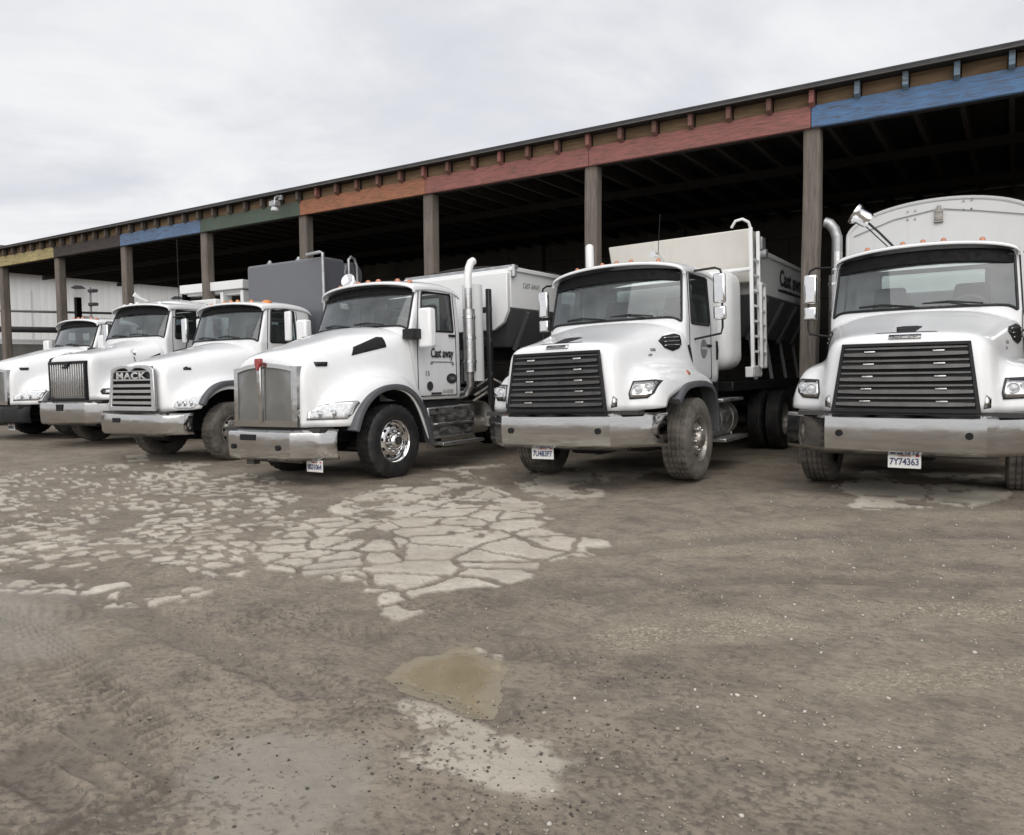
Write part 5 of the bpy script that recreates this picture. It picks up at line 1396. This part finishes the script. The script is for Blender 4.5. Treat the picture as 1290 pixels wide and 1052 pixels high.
lane([(3, 9.8), (.12, 8.52), (-1.37, 7.53), (-2.51, 5.8)], .34, .9)
lane([(3, 7.6), (.10, 6.56), (-1.41, 6.19), (-2.93, 5.07)], .34, 1.0)
lane([(3, 6.6), (.09, 5.16), (-1.03, 4.52), (-1.65, 3.69)], .30, 1.0)
lane([(2, 5.2), (.08, 4.18), (-.63, 3.55), (-1.2, 2.9)], .22, .8)
GRAV = trk * (.25 + .75 * sstep(.36, .62, fbm(GX * .5, GY, 2.2, 4, 77))); trk = _t
_g = GRAV; 
lane([(3, 8.6), (.1, 7.5), (-1.4, 6.9), (-2.7, 5.5)], .2, .6)
lane([(3, 7.0), (.1, 5.8), (-1.2, 5.3), (-2.3, 4.4)], .2, .6)
CONC = np.zeros_like(GX); MUD = np.zeros_like(GX); PALE = np.zeros_like(GX); WET_SHEEN = np.zeros_like(GX)
def region(poly): # bbox mask
    p = np.array(poly); x0, y0 = p.min(0) - .6; x1, y1 = p.max(0) + .6
    return (GX > x0) & (GX < x1) & (GY > y0) & (GY < y1) & near
def concrete(poly, cell, crack, keep, seed, edge=.25, hole=.33):
    """slabs of an old floor, broken by cracks that have filled with dirt"""
    global CONC
    mk = region(poly); x, y = GX[mk], GY[mk]
    wx = x + (fbm(x, y, 1.6, 3, seed) - .5) * .5 * cell + (fbm(x, y, 7, 2, seed + 5) - .5) * .05; wy = y + (fbm(x, y, 1.6, 3, seed + 50) - .5) * .5 * cell + (fbm(x, y, 7, 2, seed + 55) - .5) * .05
    r = np.random.default_rng(seed)
    p = np.array(poly); x0, y0 = p.min(0) - 1; x1, y1 = p.max(0) + 1
    S = []
    for gx in np.arange(x0, x1, cell):
        for gy in np.arange(y0, y1, cell): S.append((gx + r.uniform(-.42, .42) * cell, gy + r.uniform(-.42, .42) * cell))
    S = np.array(S); kp = r.uniform(0, 1, len(S)); rnd_w = r.uniform(.5, 1.7, len(S))
    out = np.zeros(len(x))
    for c in range(0, len(x), 40000):
        X = wx[c:c + 40000, None]; Y = wy[c:c + 40000, None]
        d2 = (X - S[None, :, 0]) ** 2 + (Y - S[None, :, 1]) ** 2
        idx = np.argpartition(d2, 2, axis=1)[:, :3]
        dd = np.take_along_axis(d2, idx, 1); o = np.argsort(dd, 1); idx = np.take_along_axis(idx, o, 1); dd = np.take_along_axis(dd, o, 1)
        def edge_d(k):
            sep = np.hypot(S[idx[:, 0], 0] - S[idx[:, k], 0], S[idx[:, 0], 1] - S[idx[:, k], 1]) + 1e-6
            return (dd[:, k] - dd[:, 0]) / (2 * sep)
        ed = np.minimum(edge_d(1), edge_d(2))
        i0 = idx[:, 0]
        # a slab survives by chance, less surely toward the border of the patch
        sd = poly_sdf(S[i0, 0], S[i0, 1], poly) if False else None
        out[c:c + 40000] = np.where(kp[i0] < keep, sstep(crack * rnd_w[i0], crack * rnd_w[i0] + .012 + .012 * cell, ed + (fbm(x[c:c + 40000], y[c:c + 40000], 3.5, 3, seed + 6) - .5) * .05 * cell + (fbm(x[c:c + 40000], y[c:c + 40000], 18, 2, seed + 7) - .5) * .03 * cell), 0)
    sd0 = poly_sdf(x, y, poly); sdf = sd0 + (fbm(x, y, 2.0, 4, seed + 11) - .5) * edge * 2.4
    out *= ~CLAIM[mk]; cl = CLAIM[mk]; cl |= sdf < .035; CLAIM[mk] = cl
    out *= 1 - sstep(-.03, .02, sdf)
    out *= sstep(hole, hole + .03, fbm(x, y, 1.6, 5, seed + 17))
    out *= .80 + .20 * sstep(.35, .6, fbm(x, y, 3.0, 4, seed + 23))
    CONC[mk] = np.maximum(CONC[mk], out)
PA = [(-3.18, 3.3), (-4.33, 3.88), (-5.4, 4.3), (-6.2, 5.85), (-7.0, 7.5), (-6.6, 8.4), (-4.09, 7.0), (-3.58, 6.18), (-2.96, 5.71), (-2.6, 5.05), (-2.76, 4.14), (-3.07, 3.85), (-2.95, 3.3)]
PB = [(-13.5, 5.8), (-9.6, 3.4), (-7.6, 2.5), (-6.2, 2.4), (-4.7, 2.62), (-4.45, 2.98), (-4.9, 3.86), (-5.6, 5.3), (-8.5, 7.1), (-11.2, 7.0)]
PC = [(-12.8, 5.3), (-12.8, 6.5), (-12.9, 7.8), (-12.3, 6.9), (-12.1, 5.7), (-11.8, 4.9)]
PD = [(-5.28, 8.02), (-5.9, 9.95), (-4.31, 10.4), (-4.2, 9.38), (-4.4, 8.55), (-3.95, 7.89), (-4.3, 7.26)]
PE = [(-1.75, 9.85), (-1.6, 11.6), (-.2, 11.7), (.05, 9.95), (-.40, 8.25), (-1.25, 8.3)]
PF = [(-7.4, 9.2), (-6.9, 10.4), (-6.0, 9.3), (-6.2, 8.4)]
CLAIM = np.zeros(GX.shape, bool)
concrete([(-4.3, 3.6), (-5.3, 4.0), (-6.1, 5.6), (-5.2, 5.6), (-4.0, 4.3)], .34, .019, .92, 8, .2)
concrete(PA, .50, .015, .97, 5, .34, .335)
concrete([(-7, 2.9), (-6, 2.5), (-4.7, 2.65), (-4.9, 3.3), (-6.5, 4.0)], .22, .025, .84, 19, .35, .33)
concrete([(-14, 6.2), (-8.6, 3.6), (-8.0, 4.3), (-10.6, 6.2), (-12.5, 7.0)], .13, .02, .62, 71, .3, .36)
concrete(PB, .235, .023, .86, 15, .4, .33)
concrete([(-9.6, 5.2), (-11.5, 7.4), (-9, 7.6), (-8.0, 6)], .27, .03, .75, 27, .35)
concrete(PC, .8, .02, .9, 33, .3)
concrete(PD, 1.1, .008, 1.0, 41, .18)
concrete(PE, 1.2, .008, 1.0, 47, .18)
concrete(PF, .7, .02, .85, 53, .25)
concrete([(-14, 8.2), (-11.6, 8.0), (-11.2, 7.4), (-13.6, 7.5)], .9, .02, .8, 59, .25)
def blob(poly, target, edge, seed, amp=.5, sharp=.03):
    mk = region(poly); x, y = GX[mk], GY[mk]
    s = poly_sdf(x, y, poly) + (fbm(x, y, 5, 4, seed) - .5) * edge * 2
    target[mk] = np.maximum(target[mk], amp * (1 - sstep(-sharp, sharp, s)))
blob([(-2.40, 2.60), (-2.45, 2.88), (-2.38, 3.1), (-2.24, 3.08), (-2.02, 2.94), (-1.88, 2.70), (-1.75, 2.47), (-2.0, 2.48)], MUD, .06, 61, 1.0, .10)
blob([(-2.18, 2.36), (-2.15, 2.47), (-1.98, 2.47), (-1.77, 2.46), (-1.6, 2.4), (-1.43, 2.47), (-1.28, 2.34), (-1.2, 2.1), (-1.37, 2.0), (-1.6, 1.97), (-1.8, 2.04), (-1.86, 2.2)], PALE, .09, 67, 1.0, .03)
blob([(-2.38, 3.08), (-2.30, 3.16), (-2.22, 3.14), (-2.28, 3.07)], PALE, .03, 68, 1.0, .02)
blob([(-2.13, 3.14), (-2.02, 2.97), (-2.06, 2.96), (-2.17, 3.12)], PALE, .012, 69, 1.0, .015)
blob([(-6.2, 2.4), (-5.45, 2.6), (-4.7, 2.4), (-4.1, 2.0), (-4.2, 1.65), (-6, 1.5)], WET_SHEEN, .3, 71, .9, .3)
blob([(-2.6, 1.8), (-2.3, 2.02), (-2.0, 2.0), (-1.80, 1.8), (-1.6, 1.5), (-1.95, 1.3), (-2.3, 1.5)], WET_SHEEN, .2, 73, 1.0, .12)
# pebbly gaps in the pale crust
spk = fbm(GX, GY, 24, 3, 81); clus = fbm(GX, GY, 4.5, 3, 91)
PALE *= 1 - .9 * sstep(.60, .66, spk * .6 + clus * .45) * near
CRUMB = sstep(.63, .67, fbm(GX, GY, 48, 2, 83) * .55 + fbm(GX, GY, 1.7, 3, 95) * .5) * (rr < 5)
_lo = float(np.percentile(rel[MUD > .3], 12)); rel = rel * (1 - MUD) + _lo * MUD
rel = rel * (1 - .75 * CONC) * (1 - .55 * PALE) * (1 - .5 * WET_SHEEN)
GZ = GZ + fade * (rel - .03 * trk + .003 * CRUMB * (1 - MUD)) + .003 * CONC - .003 * MUD * fade + .004 * PALE
GZ = GZ - np.clip((rr - 60) / 900, 0, 1) * 3
me = bpy.data.meshes.new('ground')
nv = na * nr_
co = np.stack([GX, GY, GZ], -1).reshape(-1, 3)
co = np.vstack([co, [[0, 0, gz(0)]]])
ii = np.arange(nr_ - 1)[:, None] * na; jj = np.arange(na)[None, :]; j2 = (jj + 1) % na
quads = np.stack([ii + jj, ii + na + jj, ii + na + j2, ii + j2], -1).reshape(-1, 4)
tri = np.stack([np.full(na, nv), np.arange(na), (np.arange(na) + 1) % na], -1)
me.vertices.add(len(co)); me.vertices.foreach_set('co', co.ravel())
nl = quads.size + tri.size
me.loops.add(nl); me.loops.foreach_set('vertex_index', np.concatenate([quads.ravel(), tri.ravel()]).astype(np.int32))
npol = len(quads) + len(tri)
me.polygons.add(npol)
st = np.concatenate([np.arange(len(quads)) * 4, quads.size + np.arange(len(tri)) * 3]).astype(np.int32)
me.polygons.foreach_set('loop_start', st)
me.polygons.foreach_set('use_smooth', np.ones(npol, bool))
me.update(calc_edges=True); me.validate()
for nm, arr in (('conc', CONC), ('mud', MUD), ('pale', PALE), ('wet_sheen', WET_SHEEN), ('track', trk), ('crumb', CRUMB), ('grav', GRAV)):
    at = me.attributes.new(nm, 'FLOAT', 'POINT'); at.data.foreach_set('value', np.append(arr.ravel(), 0).astype(np.float32))
ground = bpy.data.objects.new('ground', me); COL.objects.link(ground); tag(ground, kind='structure')
tag(ground, 'muddy gravel yard with broken pale concrete and a puddle', 'ground')
# normals must look up
if me.polygons[1000].normal.z < 0: me.flip_normals()

mt, nt, b, out = newmat('yard_ground')
tc = nt.nodes.new('ShaderNodeTexCoord'); v = tc.outputs['Object']
def att(n):
    a = nt.nodes.new('ShaderNodeAttribute'); a.attribute_name = n; return a.outputs['Fac']
def mapv(scale, rot=0):
    mp = nt.nodes.new('ShaderNodeMapping'); mp.inputs['Scale'].default_value = scale; mp.inputs['Rotation'].default_value = (0, 0, rot)
    nt.links.new(v, mp.inputs[0]); return mp.outputs[0]
nA = noise(nt, v, .45, 6, .6, .4); nB = noise(nt, v, 3.2, 8, .68, .3); nC = noise(nt, mapv((.75, 1.2, 1), R(-30)), 24.0, 6, .72)
nS = noise(nt, mapv((.35, 2.6, 1), R(8)), 1.5, 6, .6, .3)
c = mixc(nt, ramp(nt, nA, [(0.34, 0.0), (0.66, 1.0)]), (0.168, 0.138, 0.105), (0.285, 0.243, 0.19))
c = mixc(nt, ramp(nt, nS, [(0.42, 0.0), (0.70, 0.55)]), c, (0.270, 0.232, 0.182))
c = mixc(nt, ramp(nt, nB, [(0.36, 0.65), (0.54, 0.0)]), c, (0.108, 0.091, 0.075))
c = mixc(nt, ramp(nt, nC, [(0.36, 0.6), (0.5, 0.0)]), c, (0.098, 0.083, 0.068))
c = mixc(nt, ramp(nt, nC, [(0.54, 0.0), (0.68, 0.45)]), c, (0.31, 0.272, 0.218))
c = mixc(nt, ramp(nt, nB, [(0.58, 0.0), (0.76, 0.6)]), c, (0.300, 0.262, 0.210))
# small stones, each its own tone
vo = N(nt, 'ShaderNodeTexVoronoi', Scale=34.0, Randomness=1.0); nt.links.new(v, vo.inputs['Vector'])
vo2 = N(nt, 'ShaderNodeTexVoronoi', Scale=75.0); nt.links.new(v, vo2.inputs['Vector'])
sepc = N(nt, 'ShaderNodeSeparateColor'); nt.links.new(vo.outputs['Color'], sepc.inputs[0])
stone = math_(nt, 'MULTIPLY', ramp(nt, vo.outputs['Distance'], [(0.20, 1.0), (0.34, 0.0)]), ramp(nt, sepc.outputs[0], [(0.55, 0.0), (0.72, 1.0)]))
gden = ramp(nt, noise(nt, v, .6, 4, .55), [(0.38, 0.15), (0.62, 1.0)])
stone = math_(nt, 'MULTIPLY', stone, gden)
stc = mixc(nt, sepc.outputs[1], (0.12, 0.108, 0.095), (0.38, 0.345, 0.29))
c = mixc(nt, math_(nt, 'MULTIPLY', stone, .75), c, stc)
sep2 = N(nt, 'ShaderNodeSeparateColor'); nt.links.new(vo2.outputs['Color'], sep2.inputs[0])
c = mixc(nt, math_(nt, 'MULTIPLY', ramp(nt, sep2.outputs[0], [(0.7, 0.0), (0.9, 0.5)]), gden), c, mixc(nt, sep2.outputs[1], (0.07, 0.062, 0.054), (0.24, 0.22, 0.19)))
gr_ = math_(nt, 'MULTIPLY', att('grav'), ramp(nt, sep2.outputs[0], [(0.35, 0.25), (0.6, 0.95)]))
c = mixc(nt, gr_, c, mixc(nt, sep2.outputs[1], (0.19, 0.162, 0.118), (0.38, 0.335, 0.26)))
c = mixc(nt, math_(nt, 'MULTIPLY', att('track'), .62), c, (0.118, 0.100, 0.082))
c = mixc(nt, math_(nt, 'MULTIPLY', att('wet_sheen'), .62), c, (0.285, 0.262, 0.226))  # thin wet mud, its pale sky sheen put into the colour
cc = mixc(nt, ramp(nt, nB, [(0.35, 0.0), (0.70, 1.0)]), (0.45, 0.412, 0.345), (0.60, 0.555, 0.475))
cc = mixc(nt, ramp(nt, nC, [(0.35, 0.5), (0.52, 0.0)]), cc, (0.28, 0.245, 0.195))
cc = mixc(nt, ramp(nt, noise(nt, v, 1.4, 5, .6), [(0.45, 0.0), (0.72, 0.6)]), cc, (0.33, 0.29, 0.23))
c = mixc(nt, math_(nt, 'MULTIPLY', att('conc'), .94), c, cc)
cp = mixc(nt, ramp(nt, nB, [(0.35, 0.0), (0.70, 1.0)]), (0.36, 0.328, 0.268), (0.47, 0.428, 0.352))
c = mixc(nt, math_(nt, 'MULTIPLY', att('pale'), .92), c, cp)
cm = mixc(nt, ramp(nt, noise(nt, v, 6, 4), [(0.35, 0.0), (0.7, 1.0)]), (0.200, 0.165, 0.098), (0.245, 0.208, 0.134))
c = mixc(nt, math_(nt, 'MULTIPLY', att('crumb'), math_(nt, 'SUBTRACT', .50, math_(nt, 'MAXIMUM', att('conc'), att('mud')), True)), c, (0.072, 0.061, 0.051))
c = mixc(nt, math_(nt, 'MULTIPLY', att('mud'), .85), c, cm)
nt.links.new(c, b.inputs['Base Color'])
rg = math_(nt, 'SUBTRACT', .92, math_(nt, 'MULTIPLY', att('wet_sheen'), .08))
rg = math_(nt, 'SUBTRACT', rg, math_(nt, 'MULTIPLY', att('mud'), .80))
rg = math_(nt, 'SUBTRACT', rg, math_(nt, 'MULTIPLY', ramp(nt, nA, [(0.3, 0.25), (0.5, 0.0)]), 1.0), True)
nt.links.new(rg, b.inputs['Roughness'])
b.inputs['Specular IOR Level'].default_value = 0.35
hgt = math_(nt, 'ADD', math_(nt, 'MULTIPLY', nB, .5), math_(nt, 'ADD', math_(nt, 'MULTIPLY', stone, .28), math_(nt, 'MULTIPLY', nC, .3)))
keepb = math_(nt, 'SUBTRACT', 1.0, math_(nt, 'MAXIMUM', math_(nt, 'MULTIPLY', att('mud'), .97), math_(nt, 'MAXIMUM', math_(nt, 'MULTIPLY', att('conc'), .7), math_(nt, 'MULTIPLY', att('wet_sheen'), .3))))
hgt = math_(nt, 'MULTIPLY', hgt, keepb)
bump(nt, b, hgt, 0.85, 0.022)
me.materials.append(mt)

# loose stones lying on the yard
def surf(x, y):
    # nearest ground vertex height
    r = math.hypot(x, y); a = (math.atan2(-x, y) - az0 + math.pi) % (2 * math.pi) - math.pi
    i = int(np.argmin(np.abs(RAD - r))); j = int(np.argmin(np.abs(fine - a))); return GZ[i, j]
def stones(name, label, spots, mat, squash=.7):
    m = MB(); rg_ = random.Random(len(spots))
    base = bmesh.new(); bmesh.ops.create_icosphere(base, subdivisions=1, radius=1)
    bv_ = [v.co.copy() for v in base.verts]; bf = [tuple(v.index for v in f.verts) for f in base.faces]; base.free()
    for x, y, s in spots:
        z = surf(x, y); ang = rg_.uniform(0, 6.3); ca, sa = math.cos(ang), math.sin(ang); ax, ay = rg_.uniform(.8, 1.3), rg_.uniform(.6, 1.0)
        V = []
        for p in bv_:
            k = rg_.uniform(.78, 1.12); q = p * k
            X, Y = q.x * ax, q.y * ay
            V.append((x + s * (X * ca - Y * sa), y + s * (X * sa + Y * ca), z + s * (q.z * squash + .38)))
        m.add(V, bf)
    o = m.build(name, mat, None, angle=60); tag(o, label, 'stones', kind='stuff'); return o
rs = random.Random(11)
def scatter(n, fx, smin, smax, test=None):
    S = []
    while len(S) < n:
        x, y = fx()
        if test and not test(x, y): continue
        s = smin * (smax / smin) ** (rs.random() ** 2.2)
        S.append((x, y, s))
    return S
def right_area():
    y = rs.uniform(1.7, 8.8); return rs.uniform(-.30 * y - .6, .12 * y + .3), y
def left_area():
    y = rs.uniform(1.5, 5.0); return rs.uniform(-1.5 * y - .6, -.35 * y), y
def lane_area():
    t = rs.uniform(-1.6, 2.4); k = rs.choice((5.9, 4.6, 3.2, 2.1, 6.9)); return t, k + .18 * t + rs.gauss(0, .22)
simple('pale_stone', (0.50, 0.47, 0.42), 0.85, var=.25, nscale=9)
simple('mid_stone', (0.29, 0.26, 0.215), 0.9, var=.3, nscale=9)
simple('dark_clod', (0.075, 0.066, 0.057), 0.95, var=.3, nscale=9)
stones('pale_gravel', 'scattered pale pebbles over the right side of the yard', scatter(230, right_area, .003, .014) + scatter(420, lane_area, .003, .012), 'pale_stone')
stones('gravel', 'loose brown gravel spread over the yard', scatter(1300, right_area, .003, .011) + scatter(900, left_area, .003, .010) + scatter(500, lane_area, .005, .013), 'mid_stone')
def clod_area():
    k = rs.choice(((-1.55, 2.15, .30, .12), (-1.75, 2.0, .25, .10), (-1.3, 1.95, .3, .1), (-2.3, 1.6, .35, .2), (-1.35, 2.55, .25, .15), (-2.9, 1.9, .5, .25), (-1.9, 2.5, .2, .1), (-1.5, 3.2, .4, .2)))
    return rs.gauss(k[0], k[2]), rs.gauss(k[1], k[3])
stones('mud_clods', 'dark crumbs of mud round the puddle', scatter(800, clod_area, .002, .0085, lambda x, y: 1.2 < math.hypot(x, y) < 6), 'dark_clod', .55)

# the puddle: a thin level sheet of muddy water lying in its hollow, running out to wet mud at the rim
mk = (MUD > .25) & (rr < 6)
ij = [(i, j) for i, j in zip(*np.nonzero(mk[:-1, :-1] & mk[1:, :-1] & mk[:-1, 1:] & mk[1:, 1:]))]
idx = {}; V = []; F = []; DEP = []
for i, j in ij:
    q = []
    for a, b_ in ((i, j), (i + 1, j), (i + 1, j + 1), (i, j + 1)):
        if (a, b_) not in idx: idx[(a, b_)] = len(V); V.append((GX[a, b_], GY[a, b_], GZ[a, b_] + .0015)); DEP.append(float(MUD[a, b_]))
        q.append(idx[(a, b_)])
    F.append(tuple(q))
mt, nt, b, out = newmat('muddy_water')
v = objco(nt)
at_ = nt.nodes.new('ShaderNodeAttribute'); at_.attribute_name = 'depth'
dp = math_(nt, 'ADD', at_.outputs['Fac'], math_(nt, 'MULTIPLY', math_(nt, 'SUBTRACT', noise(nt, v, 30, 5, .6), .5), .6), True)
f_ = ramp(nt, dp, [(0.2, 0.0), (0.85, 1.0)])
wc = mixc(nt, ramp(nt, noise(nt, v, 4, 4), [(0.35, 0.0), (0.7, 1.0)]), (0.232, 0.188, 0.120), (0.28, 0.235, 0.160))
wc = mixc(nt, ramp(nt, noise(nt, v, 45, 4), [(0.60, 0.0), (0.70, 0.5)]), wc, (0.14, 0.115, 0.08))
nt.links.new(mixc(nt, f_, (0.255, 0.222, 0.172), wc), b.inputs['Base Color'])
nt.links.new(ramp(nt, dp, [(0.25, 0.85), (0.95, 0.05)]), b.inputs['Roughness']); b.inputs['IOR'].default_value = 1.33
pd = MB().add(V, F).build('puddle', 'muddy_water', None, angle=180); tag(pd, 'shallow khaki puddle of muddy water', 'puddle', kind='structure')
a_ = pd.data.attributes.new('depth', 'FLOAT', 'POINT'); a_.data.foreach_set('value', np.array(DEP, np.float32))
